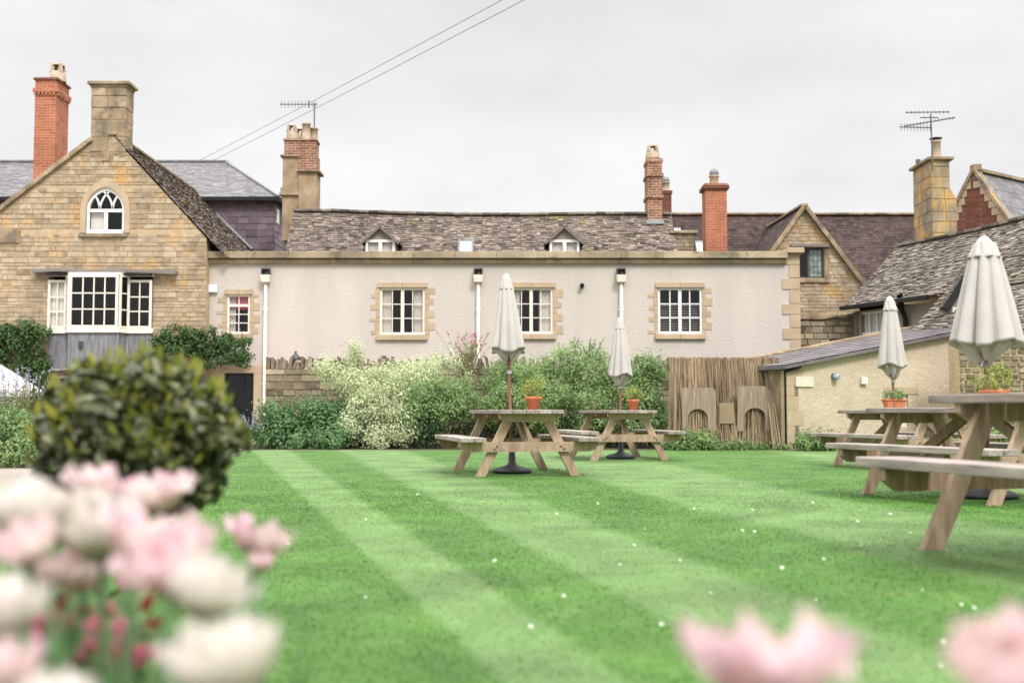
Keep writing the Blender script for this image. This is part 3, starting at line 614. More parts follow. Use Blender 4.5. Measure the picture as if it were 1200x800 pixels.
# oak lintel above the bay
mb = MB(); pts = [(40, 318), (70, 317), (110, 319), (150, 318), (186, 319), (207, 320)]
for a, b in zip(pts, pts[1:]):
    p, q = at(*a, Y0 - .1), at(*b, Y0 - .1); mb.beam(p, q + Vector((.01, 0, 0)), .28, .09 + .02 * rnd.random())
mb.build('timber_lintel', OAK, h, .01)
# bay window: canted
bayz0, bayz1 = at(600, 385, Y0).z, at(600, 324, Y0).z; pr, q0 = .36, .05
BP = [(at(57, 355, Y0 - q0).x, Y0 - q0), (at(79, 355, Y0 - q0).x, Y0 - q0), (at(82, 355, Y0 - pr).x, Y0 - pr), (at(139, 355, Y0 - pr).x, Y0 - pr), (at(150, 355, Y0 - q0).x, Y0 - q0), (at(178.5, 355, Y0 - q0).x, Y0 - q0)]
A, B, C_, D = BP[0], BP[2], BP[3], BP[5]
bw = empty('bay_window', (0, 0, 0), None, None); bw.parent = h; bw.location = Vector((B[0], B[1], bayz0)) - h.location
for i, (cl) in enumerate((2, 1, 4, 1, 2)):
    p, q = BP[i], BP[i + 1]; U = Vector((q[0] - p[0], q[1] - p[1], 0)); Fr = Frame((p[0], p[1], 0), U, (U.y, -U.x, 0)); z1_ = bayz1 - (.10 if i in (0, 4) else 0)
    window(bw, Fr, (0.0, U.length, bayz0, z1_), 1, cl, 3, .06 if cl > 1 else .045, .03, CREAM, dep=0.06, roomd=0, name='window_frame', flat=True, curtain=[(.04, .96)] if i == 0 else None)
mb = MB()
def band(z0_, z1_, gr):
    pl = [(BP[0][0] - gr, Y0 + .0)] + [(x - (gr * .7 if k in (0, 1, 2) else -gr * .7), y - gr) for k, (x, y) in enumerate(BP)] + [(BP[5][0] + gr, Y0)]
    mb.face([(x, y, z0_) for x, y in pl][::-1]); mb.face([(x, y, z1_) for x, y in pl])
    for k in range(len(pl) - 1): mb.face([(*pl[k], z0_), (*pl[k + 1], z0_), (*pl[k + 1], z1_), (*pl[k], z1_)])
band(bayz1, bayz1 + .06, .04); band(bayz0 - .12, bayz0, .05); mb.build('cornice', CREAM, bw)
mb = MB(); lz0 = at(600, 432, Y0).z; band(lz0, bayz0 - .122, -.01)
for k in (1, 2, 3, 4): mb.tube([(BP[k][0], BP[k][1] - .0, lz0), (BP[k][0], BP[k][1] - .0, bayz0 - .13)], .02, 8)
mb.tube([at(95, 400, Y0 - pr - .0), at(95, 408, Y0 - pr - .0)], .06, 6); mb.build('lead_apron', LEAD, bw)
mb = MB(); band(lz0 - .05, lz0 - .001, .12); mb.build('lead_ledge', LEAD_L, bw)
mb = MB(); mb.box(A[0] - .2, D[0] + .2, Y0 + .9, Y0 + .95, 0, bayz1 + .2); mb.box(A[0] - .2, A[0] - .15, Y0 + .36, Y0 + .9, 0, bayz1 + .2); mb.box(D[0] + .15, D[0] + .2, Y0 + .36, Y0 + .9, 0, bayz1 + .2); mb.box(A[0], D[0], Y0 + .3, Y0 + .9, bayz0 - .3, bayz0 - .2); mb.box(A[0], D[0], Y0 - .3, Y0 + .9, bayz1 + .01, bayz1 + .05); mb.build('room_interior', ROOM, bw)
window(h, F, LOW, 3, 2, 3, .07, .03, CREAM, dep=-.1)
# ================================================================== SLATE BLOCK BEHIND
YB = 36.0; xr = at(321, 260, YB).x; xl = -24; ze = at(321, 232, YB).z; yb = 40.4; yr = 39.0; rz = at(265, 190, yr).z; rx = at(265, 190, yr).x
h = empty('slate_roofed_house', (xr - 4, YB + 2, 0), 'tall block hung with purple slates under a hipped grey slate roof', 'house')
mb = MB(); mb.box(xl, xr - .02, YB + .02, yb - .02, 0, ze); wl = mb.build('wall', SLATE_PU, h)
mb = MB(); zb = 3.2; E = .03
tiles(mb, (at(236, 260, YB).x - 2, YB, zb), (xr, YB, zb), (at(236, 260, YB).x - 2, YB - .001, ze), (xr, YB - .001, ze), .20, (.26, .36), .028, 31, .12)
tiles(mb, (xr, YB, zb), (xr, yb, zb), (xr + .001, YB, ze), (xr + .001, yb, ze), .20, (.26, .36), .028, 32, .12)
for fr_, a0, a1 in (): pass
mb.build('hung_slates', SLATE_PU, wl)
mb = MB(); o_ = .18
c00, c10, c11 = Vector((xl, YB - o_, ze)), Vector((xr + o_, YB - o_, ze)), Vector((xr + o_, yb + o_, ze))
lx0 = at(-40, 190, yr).x; 
tiles(mb, c00, c10, Vector((lx0, yr, rz)), Vector((rx, yr, rz)), .17, (.22, .32), .012, 33, .12)
tiles(mb, c10, c11, Vector((rx, yr, rz)), Vector((rx + .001, yr, rz)), .17, (.22, .32), .012, 34, .12)
mb.face([c11, (xl, yb + o_, ze), (lx0, yr, rz), (rx, yr, rz)])
rf = mb.build('roof', SLATE_GR, h)
mb = MB(); mb.beam(Vector((rx, yr, rz + .02)), c10 + Vector((0, 0, .03)), .13, .04); mb.beam(Vector((lx0, yr, rz + .02)), Vector((rx, yr, rz + .02)), .2, .06); mb.beam(Vector((rx, yr, rz + .02)), c11 + Vector((0, 0, .03)), .22, .05); mb.build('lead_hips', LEAD, rf)
mb = MB(); mb.box(xl, xr + o_ + .06, YB - o_ - .08, YB - o_ + .04, ze - .13, ze - .01); mb.box(xr + o_ - .04, xr + o_ + .08, YB - o_ + .04, yb + o_, ze - .13, ze - .01); mb.build('gutter', BLACK, h)
mb = MB(); Fs = Frame((xr, 0, 0), (0, 1, 0), (1, 0, 0)); mb.box(xr + .02, xr + .05, YB + .25, YB + .6, ze - .75, ze - .3); mb.build('window', WHITE, h)
mb = MB(); mb.beam(at(254, 251, YB - .06), at(296, 292, YB - .06), .06, .20, up=Vector((0, 1, 0))); mb.build('lead_flashing', LEAD_L, hs)
# its brick chimney
Yc = 29.9; x0, x1, z0, z1 = rect(40, 65, 94, 225, Yc); 
mb = MB(); d = .85; mb.box(x0, x1, Yc, Yc + d, z0 - .8, z1); zb = at(50, 106, Yc).z
mb.box(x0 - .05, x1 + .05, Yc - .05, Yc + d + .05, zb - .05, zb + .05); 
for k in range(6):
    mb.box(x0 + k * .1 - .02, x0 + k * .1 + .04, Yc - .045, Yc, zb - .13, zb - .052)
for k in range(9):
    mb.box(x1, x1 + .045, Yc + k * .1, Yc + k * .1 + .06, zb - .13, zb - .052)
ch = mb.build('chimney', BRICK_O, hs)
mb = MB(); mb.box(x0 - .04, x1 + .04, Yc - .04, Yc + d + .04, z1, z1 + .06); mb.build('chimney_cap', BRICK_R, ch)
pot(ch, ((x0 + x1) / 2 + .15, Yc + .4, z1 + .06), .17, .52, POTY, 'hood')
# ================================================================== WHITE RENDERED WING
YW = 29.0; F = FY(YW); ua, ub = at(242, 350, YW).x, at(937, 350, YW).x; zp = at(600, 309, YW).z; zt = at(600, 297, YW).z
h = empty('rendered_wing', ((ua + ub) / 2, YW, 0), 'long low wing in pale pinkish roughcast render with a stone cornice', 'house')
wins = [rect(266, 293, 345, 391, YW), rect(445, 498, 337, 392, YW), rect(597, 648, 337, 391, YW), rect(771, 823, 337, 391, YW)]
door = rect(262, 297, 437, 512, YW); door = (door[0], door[1], .05, door[3])
mb = MB(); wall_solid(mb, F, [(ua, 0), (ub, 0), (ub, zt), (ua, zt)], [rhole(w) for w in wins] + [rhole(door)], -.4, 0); mb.build('wall', RENDER, h)
mb = MB(); mb.box(ub - .4, ub, YW + .4, YW + 1.6, 0, zt); mb.build('side_wall', RENDER, h)
mb = MB(); n = 14
for i in range(n):
    a, b = lerp(ua, ub - .33, i / n), lerp(ua, ub - .33, (i + .997) / n); zc = zp + .12; mb.hexa([(a, YW - .1, zp), (b, YW - .1, zp), (b, YW, zp), (a, YW, zp), (a, YW - .12, zc - .02), (b, YW - .12, zc - .02), (b, YW, zc), (a, YW, zc)], rnd.random())
    mb.box(a, b, YW - .20, YW + .42, zc, zt + .03, rnd.random())
mb.build('cornice', CORN, h, .012)
# corner pier with quoins
x0, x1 = at(922, 300, YW).x, ub; mb = MB(); z = .0; k = 0
while z < zt - .05:
    hh = min([.30, .34, .28, .36][k % 4], zt - z); ww = .05 if k % 2 else -.14
    mb.box(x0 + ww, x1 + .012, YW - .022, YW + .3, z + .006, z + hh - .006, rnd.random()); z += hh; k += 1
mb.box(x0 - .02, x1 + .1, YW - .17, YW + .42, zt, zt + .13, .3); mb.build('quoins', ASHLAR, h, .01)
for i, w in enumerate(wins):
    u0, u1, v0, v1 = w; mb = MB(); small = i == 0
    L0 = .06; mid = (u0 + u1) / 2
    mb.fbox(F, u0 - L0, mid - .004, v1 + .002, v1 + .13, -.12, .045, .7); mb.fbox(F, mid + .004, u1 + L0, v1 + .002, v1 + .13, -.12, .045, .55)
    for sd_, ue in ((-1, u0), (1, u1)):
        z = v0; k = 0
        while z < v1 - .03:
            hh = [.16, .11, .22, .10, .2, .14][(k + i) % 6]; hh = min(hh, v1 - z); ln = [.10, .22, .12, .26, .09, .24][(k + (sd_ > 0) + i) % 6]
            a, b = (ue - ln, ue - .002) if sd_ < 0 else (ue + .002, ue + ln); mb.fbox(F, a, b, z + .004, z + hh - .004, -.12, .012, rnd.random()); z += hh; k += 1
    mb.build('stone_surround', ASHLAR, h, .004)
    if small: w_ = window(h, F, w, 1, 2, 4, .055, .022, CREAM, dep=-.03, topbar=1, blind=(.62, .95, PINKC, 'solid'), curtain=[(.05, .35)])
    elif i == 3: w_ = window(h, F, w, 2, 2, 3, .06, .03, WHITE, dep=-.03, blind=(.05, .64, OAK, 'slat'))
    else: w_ = window(h, F, w, 2, 2, 3, .06, .022, CREAM, dep=-.03, curtain=[(.04, .27), (.74, .97)] if i == 1 else [(.04, .24), (.68, .97)])
    mb = MB(); mb.fbox(F, u0 - .08, mid - .004, v0 - .14, v0 - .002, -.05, .08, .6); mb.fbox(F, mid + .004, u1 + .08, v0 - .14, v0 - .002, -.05, .08, .4); mb.build('sill', ASHLAR, w_, .008)
# doorway
u0, u1, v0, v1 = door; mb = MB(); mb.fbox(F, u1 + .002, u1 + .22, 0, v1 + .0, -.1, .03, .6); mb.fbox(F, u0 - .5, u1 + .22, v1 + .002, v1 + .19, -.1, .032, .4); mb.fbox(F, u0 - .22, u0 - .002, 0, v1, -.1, .03, .2); mb.build('door_surround', ASHLAR, h, .006)
mb = MB(); a, b = -.16, -.1; mb.fbox(F, u0, u0 + .08, v0, v1, a, b); mb.fbox(F, u1 - .05, u1, v0, v1, a, b); mb.fbox(F, u0 + .08, u1 - .05, v1 - .06, v1, a, b); mb.fbox(F, u0 + .08, u1 - .05, v0, v0 + .35, a, b)
mb.fbox(F, (u0 + u1) / 2 + .1, (u0 + u1) / 2 + .13, v0 + .35, v1 - .06, a + .01, b - .01); mb.fbox(F, u0 + .08, u1 - .05, v0 + 1.1, v0 + 1.14, a + .012, b - .012)
dr = mb.build('door', BLACK, h); g = MB(); g.fbox(F, u0 + .05, u1 - .03, v0 + .3, v1 - .04, a + .02, a + .03); g.build('pane', GLASS, dr); g = MB(); g.fbox(F, u0 - .1, u1 + .1, 0, v1 + .1, -1.2, -1.15); g.fbox(F, u0 - .15, u0 - .1, 0, v1 + .1, -1.15, -.41); g.fbox(F, u1 + .1, u1 + .15, 0, v1 + .1, -1.15, -.41); g.build('room_interior', ROOM, dr)
# downpipes
for k, (px, pyt) in enumerate(((311.5, 316), (560.5, 316), (728, 316))):
    p = at(px, 400, YW); zt_, zh0, zh1 = at(px, 315, YW).z, at(px, 323, YW).z, at(px, 330.5, YW).z
    mb = MB(); mb.tube([(p.x, YW - .09, .1), (p.x, YW - .09, zh1 + .02)], .042, 12)
    for zc in (1.4, 3.3): mb.tube([(p.x, YW - .09, zc), (p.x, YW - .09, zc + .05)], .055, 12)
    dp = mb.build('downpipe', CREAM, h)
    mb = MB(); mb.hexa([(p.x - .10, YW - .2, zh1 - .02), (p.x + .10, YW - .2, zh1 - .02), (p.x + .10, YW - .0, zh1 - .02), (p.x - .10, YW - .0, zh1 - .02), (p.x - .13, YW - .23, zh0), (p.x + .13, YW - .23, zh0), (p.x + .13, YW, zh0), (p.x - .13, YW, zh0)]); mb.build('hopper', CREAM, dp, .008)
    mb = MB(); x0, x1 = p.x - .11, p.x + .11; mb.box(x0, x1, YW - .16, YW + .001, zt_ - .03, zt_); mb.box(x0, x0 + .02, YW - .16, YW + .001, zh0, zt_ - .03); mb.box(x1 - .02, x1, YW - .16, YW + .001, zh0, zt_ - .03); mb.box(x0 + .02, x1 - .02, YW - .02, YW - .004, zh0, zt_ - .03); mb.tube([(p.x + .02, YW - .1, zh0 + .01), (p.x + .03, YW - .07, zt_ - .06)], .035, 8); mb.build('outlet_shoe', DARKM, dp)
r = rect(241.5, 255.5, 334, 343, YW); mb = MB(); mb.fbox(F, *r, 0, .09); a = mb.build('alarm_box', PLASTIC, None, .015); tag(a, 'small white alarm box on render beside the stone gable', 'alarm box')
r = rect(680.5, 684, 332, 337, YW); mb = MB(); mb.fbox(F, *r, 0, .05); mb.tube([at(682, 334, YW - .04), at(682, 334, YW - .14) + Vector((0, 0, -.02))], [.05, .06], 10); a = mb.build('security_lamp', BLACK); tag(a, 'tiny black lamp high on the render between two windows', 'lamp')
# ================================================================== STONE ROOFED RANGE BEHIND THE PARAPET
h = empty('stone_roofed_range', (at(560, 300, 32).x, 31, 0), 'range with a long mossy stone slate roof and two small gabled dormers', 'house')
YE, YR = 30.6, 32.6; xa, xb = at(344, 260, YR).x, at(787, 260, YR).x; zr = at(600, 251, YR).z; zE = zr - 2.25
mb = MB(); mb.box(xa, xb, YE + .15, YR + 2, 0, zE - .03); mb.build('wall', MORTAR, h)
mb = MB(); nseg = 10
zs = [at(0, p, YR).z for p in (248, 248, 249.5, 251, 252, 252.5, 252.5, 252, 251.5, 251.5, 252)]
for i in range(nseg):
    a, b = lerp(xa, xb, i / nseg), lerp(xa, xb, (i + 1) / nseg); tiles(mb, (a, YE, zE), (b, YE, zE), (a, YR, zs[i]), (b, YR, zs[i + 1]), .09, (.09, .24), .03, 40 + i, .7)
mb.face([(xa, YR, zr), (xb, YR, zr), (xb, YR + 2, zE), (xa, YR + 2, zE)]); mb.face([(xb, YE, zE), (xb, YR + 2, zE), (xb, YR, zr - .03)]); rf = mb.build('roof', SLATE_ST, h)
mb = MB()
for i in range(40):
    a, b = lerp(xa, xb, i / 40), lerp(xa, xb, (i + .97) / 40); zi = np.interp(i / 40, np.linspace(0, 1, 11), zs); zj = np.interp((i + 1) / 40, np.linspace(0, 1, 11), zs); mb.beam((a, YR, zi + .03 + rnd.uniform(-.01, .01)), (b, YR, zj + .03), .24, .07, tint=rnd.random())
mb.build('ridge', SLATE_MO, rf, .01)
zw = lambda y: zE + (zr - zE) * (y - YE) / (YR - YE)
for (p0, p1, pt_, pb, apx) in ((428.5, 463, 281, 298, 445.5), (644, 679, 281, 298, 661)):
    YD = 30.75; r = rect(p0, p1, pt_, pb + 2, YD); Fd = FY(YD); za = at(apx, 265.5, YD).z; xc = at(apx, 270, YD).x; u0, u1, v0, v1 = r
    d = empty('dormer', (0, 0, 0), None, None); d.parent = h; d.location = Vector((xc, YD, v0)) - h.location
    mb = MB(); mb.prism(Fd, [(u0, v1), (u1, v1), (xc, za - .06)], -.08, 0); mb.box(u0, u0 + .03, YD + .02, YD + 1.3, v0, v1); mb.box(u1 - .03, u1, YD + .02, YD + 1.3, v0, v1); mb.build('gable', GREND, d)
    window(d, Fd, (u0, u1, v0, v1), 2, 1, 1, .07, .03, WHITE, dep=.03, roomd=.5, flat=True, re=-.035, curtain=[(.06, .48), (.54, .94)])
    mb = MB(); ev = .12; 
    for sg, ue in ((-1, u0 - ev), (1, u1 + ev)):
        e0, e1 = Vector((ue, YD - .12, v1 - .1)), Vector((ue, YD + 1.5, v1 - .1)); r0, r1 = Vector((xc, YD - .12, za)), Vector((xc, YD + 1.7, za)); tiles(mb, e0, e1, r0, r1, .1, (.14, .28), .02, 60 + int(p0), .3)
        mb.beam(e0 - Vector((0, 0, .02)), r0 - Vector((0, 0, .02)), .03, .07)
    mb.build('roof', SLATE_MO, d)
sk = rect(537, 555, 286, 297, 31.2)
SKYG = mat('skylight_glass', [(.24, .26, .28), (.34, .36, .38)], .08, 2, 1, tint=False, spec=.6)
def skylight(parent, xc0, xc1, yA, zA, yB, zB, m=SKYG):
    mb = MB(); U = (1, 0, 0); V = Vector((0, yB - yA, zB - zA)); N_ = Vector((0, -(zB - zA), yB - yA)); Fk = Frame((0, yA, zA), U, N_, V); Ln = V.length
    mb.fbox(Fk, xc0, xc1, 0, .05, 0, .13); mb.fbox(Fk, xc0, xc1, Ln - .05, Ln, 0, .13); mb.fbox(Fk, xc0, xc0 + .04, .05, Ln - .05, 0, .13); mb.fbox(Fk, xc1 - .04, xc1, .05, Ln - .05, 0, .13); s = mb.build('skylight', LEAD, parent)
    g = MB(); g.fbox(Fk, xc0 + .04, xc1 - .04, .05, Ln - .05, .09, .11); g.build('pane', m, s)
skylight(h, at(537, 290, 31.6).x, at(555, 290, 31.6).x, 31.36, zw(31.36), 31.76, zw(31.76))
OCHS = mat('stained_ochre_stone', [(.40, .27, .15), (.52, .37, .22), (.48, .38, .27)], .9, 5, .5, .006, 30, macro=(2.2, .55), moss=[((.2, .17, .13), 2.6, .56, .1, .6)])
# tall ochre and brick chimney at the left end
YC = 33.0; ch = empty('chimney', (0, 0, 0), None, None); ch.parent = h; ch.location = Vector((at(350, 250, YC).x, YC, 6)) - h.location
mb = MB(); a, b, z0, z1 = rect(331, 350, 184, 262, YC); mb.box(a, b, YC, YC + .6, z0 - .5, z1); z2 = at(0, 224, YC).z; mb.box(a - .08, b + .02, YC - .08, YC + .65, z2 - .13, z2 - .05); mb.box(a - .05, b, YC - .05, YC + .65, z2 - .05, z2 + .1)
a2, b2, z3, z4 = rect(350, 371, 202, 262, YC - .03); mb.box(a2, b2, YC - .06, YC + .6, z3 - .3, z4); z5 = at(0, 248, YC).z; mb.box(a2 - .03, b2 + .03, YC - .12, YC + .62, z5 - .12, z5); mb.build('stone_shaft', OCHS, ch, .01)
mb = MB(); mb.box(a2 - .05, b2 + .09, YC - .15, YC + .68, z4, z4 + .07); mb.box(a - .07, b, YC - .07, YC + .66, z1, z1 + .06); mb.build('shaft_cap', OLDSTONE, ch, .01)
mb = MB(); a3, b3, z6, z7 = rect(333, 370, 165, 202, YC); mb.box(a3, b3, YC + .0, YC + .56, z1 + .06, z7); mb.box(a2 - .02, b2 - .03, YC - .03, YC - .001, z4 + .07, at(0, 184, YC).z); mb.box(a2 - .02, b3 + .03, YC + .001, YC + .58, z4 + .07, z1 + .06); mb.box(a3 - .03, b3 + .03, YC - .035, YC + .6, z7, z7 + .05); mb.build('brick_head', BRICK_D, ch)
for px, dy, kd, hh in ((341, .14, 'hood', .48), (348.5, .4, 'hood', .44), (358, .14, 'plain', .5), (365, .4, 'plain', .42)): pot(ch, (at(px, 150, YC).x, YC + dy, z7 + .05), .13, hh, POTY, kd)
# brick stack on the ridge
def stack(px0, px1, pyt, pyb, Y, d, m, bands=(), name='chimney', parent=None, cap=True, base=None):
    x0, x1, z0, z1 = rect(px0, px1, pyt, pyb, Y); mb = MB(); mb.box(x0, x1, Y, Y + d, z0, z1)
    for b in bands: zb = at(600, b, Y).z; mb.box(x0 - .04, x1 + .04, Y - .04, Y + d + .04, zb - .05, zb + .04)
    if cap: mb.box(x0 - .025, x1 + .025, Y - .025, Y + d + .025, z1, z1 + .1)
    o = mb.build(name, m, parent or h); return o, (x0, x1, z0, z1 + (.1 if cap else 0))
o, q = stack(759, 776, 190, 262, 32.3, .75, BRICK_D, (205, 230)); 
mb = MB(); mb.box(q[0] + .05, q[1] - .05, 32.35, 32.9, q[3], q[3] + .06); mb.build('flaunching', OLDSTONE, o); pot(o, ((q[0] + q[1]) / 2 - .03, 32.55, q[3] + .04), .16, .42, POTY, 'hood'); pot(o, ((q[0] + q[1]) / 2 + .06, 32.85, q[3] + .04), .12, .3, POTY, 'plain')
mb = MB(); mb.box(q[0] - .04, q[1] + .04, 32.22, 32.28, q[2] - .02, q[2] + .1); mb.build('flashing', LEAD_L, o)
o, q = stack(776.5, 787, 227, 262, 34.2, .6, BRICK_R, (), cap=True); pot(o, ((q[0] + q[1]) / 2 - .03, 34.45, q[3]), .14, .5, POTY, 'cowl')
# ================================================================== BROWN TILED HOUSE WITH STONE GABLE
h = empty('gabled_stone_house', (at(950, 300, 33).x, 34, 0), 'brown tiled house with a pale stone cross gable and green glazed window', 'house')
YR2 = 38.0; zr2 = at(0, 252, YR2).z; YE2 = 36.0; zE2 = zr2 - 2.9; xa, xb = at(775, 252, YR2).x, at(1085, 252, YR2).x + 1
mb = MB(); tiles(mb, (xa - .5, YE2, zE2), (xb, YE2, zE2), (xa - .5, YR2, zr2), (xb, YR2, zr2 + .0), .125, (.16, .19), .016, 71, .12); mb.face([(xa, YR2, zr2), (xb, YR2, zr2), (xb, YR2 + 2, zE2), (xa, YR2 + 2, zE2)]); rf = mb.build('roof', TILE_BR, h)
mb = MB()
for i in range(34):
    a, b = lerp(xa - .5, xb, i / 34), lerp(xa - .5, xb, (i + .96) / 34); mb.beam((a, YR2, zr2 + .03 + rnd.uniform(-.008, .008)), (b, YR2, zr2 + .03), .24, .08, tint=rnd.random())
mb.build('ridge', OLDSTONE, rf, .02)
mb = MB(); mb.box(xa, xb, YE2 + .1, YR2 + 1.9, 0, zE2 - .02); mb.build('wall', MORTAR, h)
YG = 33.0; F = FY(YG); ap = uv(942, 244, YG); sl_ = 1.36; zb = 0.0
gx = ap[0]; gw = 1.95; ez = ap[1] - gw * sl_; gab = [(gx - gw, 0), (gx + gw, 0), (gx + gw, ez), ap, (gx - gw, ez)]
GW = rect(931, 966, 290, 326, YG); hl = [rhole(GW)]
mb = MB(); wall_solid(mb, F, gab, hl, -.3, 0); g_ = mb.build('gable_wall', MORTAR, h); mb = MB(); stones(mb, F, gab, hl, (.07, .14), (.12, .34), .022, .012, 73); mb.build('stonework', STONE, g_)
mb = MB(); mb.box(gx - gw, gx - gw + .3, YG + .3, YE2 + .1, 0, ez); mb.box(gx + gw - .3, gx + gw, YG + .3, YE2 + .1, 0, ez); mb.build('side_wall', MORTAR, h)
mb = MB(); za = ap[1] + .06; bk = 4.6; ov = .12
for sg in (-1, 1):
    e0, e1, r0, r1 = Vector((gx + sg * (gw + .12), YG - ov, ez - .1)), Vector((gx + sg * (gw + .12), YG + bk, ez - .1)), Vector((gx, YG - ov, za)), Vector((gx, YG + bk, za + .12)); tiles(mb, e0, e1, r0, r1, .12, (.15, .19), .016, 75 + sg, .15)
mb.build('cross_gable_roof', TILE_BR, h)
mb = MB()
for sg in (-1, 1): mb.beam((gx + sg * (gw + .12), YG - ov - .01, ez - .12), (gx, YG - ov - .01, za - .0), .07, .12, up=Vector((0, 1, 0)) if False else Vector((0, 0, 1)))
mb.beam((gx, YG - ov, za + .03), (gx, YG + bk, za + .14), .2, .07); mb.build('verge', OLDSTONE, h, .01)
w_ = window(h, F, GW, 2, 1, 1, .05, .02, DARKM, dep=-.08, glass=None); c = MB(); c.fbox(F, (GW[0] + GW[1]) / 2 + .02, GW[1] - .05, GW[2] + .06, GW[3] - .06, -.15, -.13)
c.build('leaded_glass', GREENGLASS, w_)
c = MB(); x0, x1 = (GW[0] + GW[1]) / 2 + .02, GW[1] - .05
for k in range(1, 3): c.fbox(F, lerp(x0, x1, k / 3) - .006, lerp(x0, x1, k / 3) + .006, GW[2] + .06, GW[3] - .06, -.128, -.12)
for k in range(1, 5): zz = lerp(GW[2], GW[3], k / 5); c.fbox(F, x0, x1, zz - .006, zz + .006, -.127, -.121)
c.build('lead_came', DARKM, w_)
mb = MB(); mb.fbox(F, GW[0] - .12, GW[1] + .14, GW[3] + .002, GW[3] + .1, -.1, .1); mb.build('timber_lintel', OAK, h, .01); mb = MB(); mb.fbox(F, GW[1] + .002, GW[1] + .12, GW[2] - .02, GW[3], -.1, .035); mb.fbox(F, GW[0] - .06, GW[1] + .14, GW[2] - .13, GW[2] - .022, -.1, .07); mb.build('window_surround', OLDSTONE, h, .008)
# tall brick stack, low stub chimney, skylight
o, q = stack(827, 852, 219, 300, 32.5, .6, BRICK_O, (), parent=h); mb = MB(); mb.box(q[0] - .07, q[1] + .07, 32.43, 33.17, q[3] - .17, q[3] - .05); mb.build('chimney_cap', BRICK_R, o, .02); pot(o, ((q[0] + q[1]) / 2, 32.8, q[3] - .04), .135, .55, POTY, 'cowl')
mb = MB(); x0, x1, z0, z1 = rect(789, 813, 273, 302, 32); mb.box(x0, x1, 32, 32.9, z0, z1 - .02); stones(mb, FY(32), [(x0, z0), (x1, z0), (x1, z1 - .04), (x0, z1 - .04)], (), (.08, .12), (.2, .35), .02, .012, 77); o = mb.build('chimney', OLDSTONE, h); mb = MB(); mb.box(x0 - .1, x1 + .1, 31.9, 33, z1 - .02, z1 + .06); mb.build('chimney_cap', OLDSTONE, o, .015); mb = MB()
for k in range(3): mb.tube([(x0 + .13 + k * .07, 32.6, z1 + .06), (x0 + .13 + k * .07, 32.6, z1 + .24)], .025, 8)
mb.build('flue_vent', WHITE, o)
yA, yB_ = 36.65, 37.25; zz = lambda y: zE2 + (zr2 - zE2) * (y - YE2) / (YR2 - YE2); x0, x1 = at(817, 285, yA).x, at(828, 285, yA).x; skylight(h, x0, x1 + .1, yA, zz(yA) + .02, yB_, zz(yB_) + .02, WHITE)
# ================================================================== RIGHT COTTAGE (rotated)
Dv = Vector((.36, -.933, 0)).normalized(); Nv = Vector((-Dv.y * -1, 0, 0)); Nv = Vector((Dv.y, -Dv.x, 0)).normalized()   # Nv points left and towards us
h = empty('mossy_cottage', (at(1100, 400, 27).x, 27, 0), 'low cottage under a big mossy stone slate roof with black gutter', 'cottage')
RA = at(1053, 289, 29.9); zR = RA.z; EA = RA + Nv * 1.75; EA.z = 3.42
Lc = 7.2; RB = RA + Dv * Lc; EB = EA + Dv * Lc
RB.z += .25
mb = MB(); ns = 6
for i in range(ns):
    e0, e1, r0, r1 = (lerp(EA, EB, i / ns), lerp(EA, EB, (i + 1) / ns), lerp(RA, RB, i / ns), lerp(RA, RB, (i + 1) / ns)); s_ = lambda k: Vector((0, 0, -.10 * math.sin(PI * k / ns)))
    tiles(mb, e0, e1, r0 + s_(i), r1 + s_(i + 1), .095, (.10, .24), .035, 81 + i, .7)
# hipped end towards the tiled house
hx = at(1018, 318, 31.5); EC = at(1000, 350, 31.0)
tiles(mb, EC, EA, RA + Vector((0, 0, .0)), RA + Vector((.001, 0, 0)), .105, (.12, .3), .03, 91, .5)
mb.face([RA, RB, RB - Nv * 2.5 - Vector((0, 0, 2.2)), RA - Nv * 2.5 - Vector((0, 0, 2.2))])
rf = mb.build('roof', SLATE_MO, h)
mb = MB(); n = 26
for i in range(n):
    p, q = lerp(RA, RB, i / n) + s_(i / n * ns), lerp(RA, RB, (i + .97) / n) + s_((i + 1) / n * ns); mb.beam(p + Vector((0, 0, .03 + rnd.uniform(-.01, .01))), q + Vector((0, 0, .03)), .22, .07, tint=rnd.random())
mb.build('ridge', SLATE_MO, rf, .01)
wo = EA - Nv * .25; Fr = Frame((wo.x, wo.y, 0), Dv, Nv)
w1 = (.35, 1.15, 2.15, 2.95)
def upx(px):
    best = min(range(0, 700), key=lambda k: abs(600 + FPX * (Fr.pt(k / 100, 0).x) / Fr.pt(k / 100, 0).y - px)); return best / 100
ua_, ub_ = upx(1008), upx(1037); dd = Fr.pt((ua_ + ub_) / 2, 0).y; W1 = (ua_, ub_, at(600, 391, dd).z, at(600, 365, dd).z)
mb = MB(); wall_solid(mb, Fr, [(0, 0), (Lc, 0), (Lc, 3.3), (0, 3.3)], [rhole(W1)], -.3, 0); mb.build('wall', GREND, h)
Fb = Frame((wo.x, wo.y, 0), -Nv, -Dv); mb = MB(); mb.fbox(Fb, 0, 2.6, 0, 3.3, -.3, 0); mb.build('end_wall', GREND, h)
window(h, Fr, W1, 1, 3, 1, .05, .04, WHITE, dep=-.04, curtain=[(.03, .97)])
mb = MB(); p = EA + Nv * .06 - Vector((0, 0, .03)); mb.beam(p - Dv * .1, p + Dv * 3.1, .12, .11); mb.build('gutter', BLACK, h, .02)
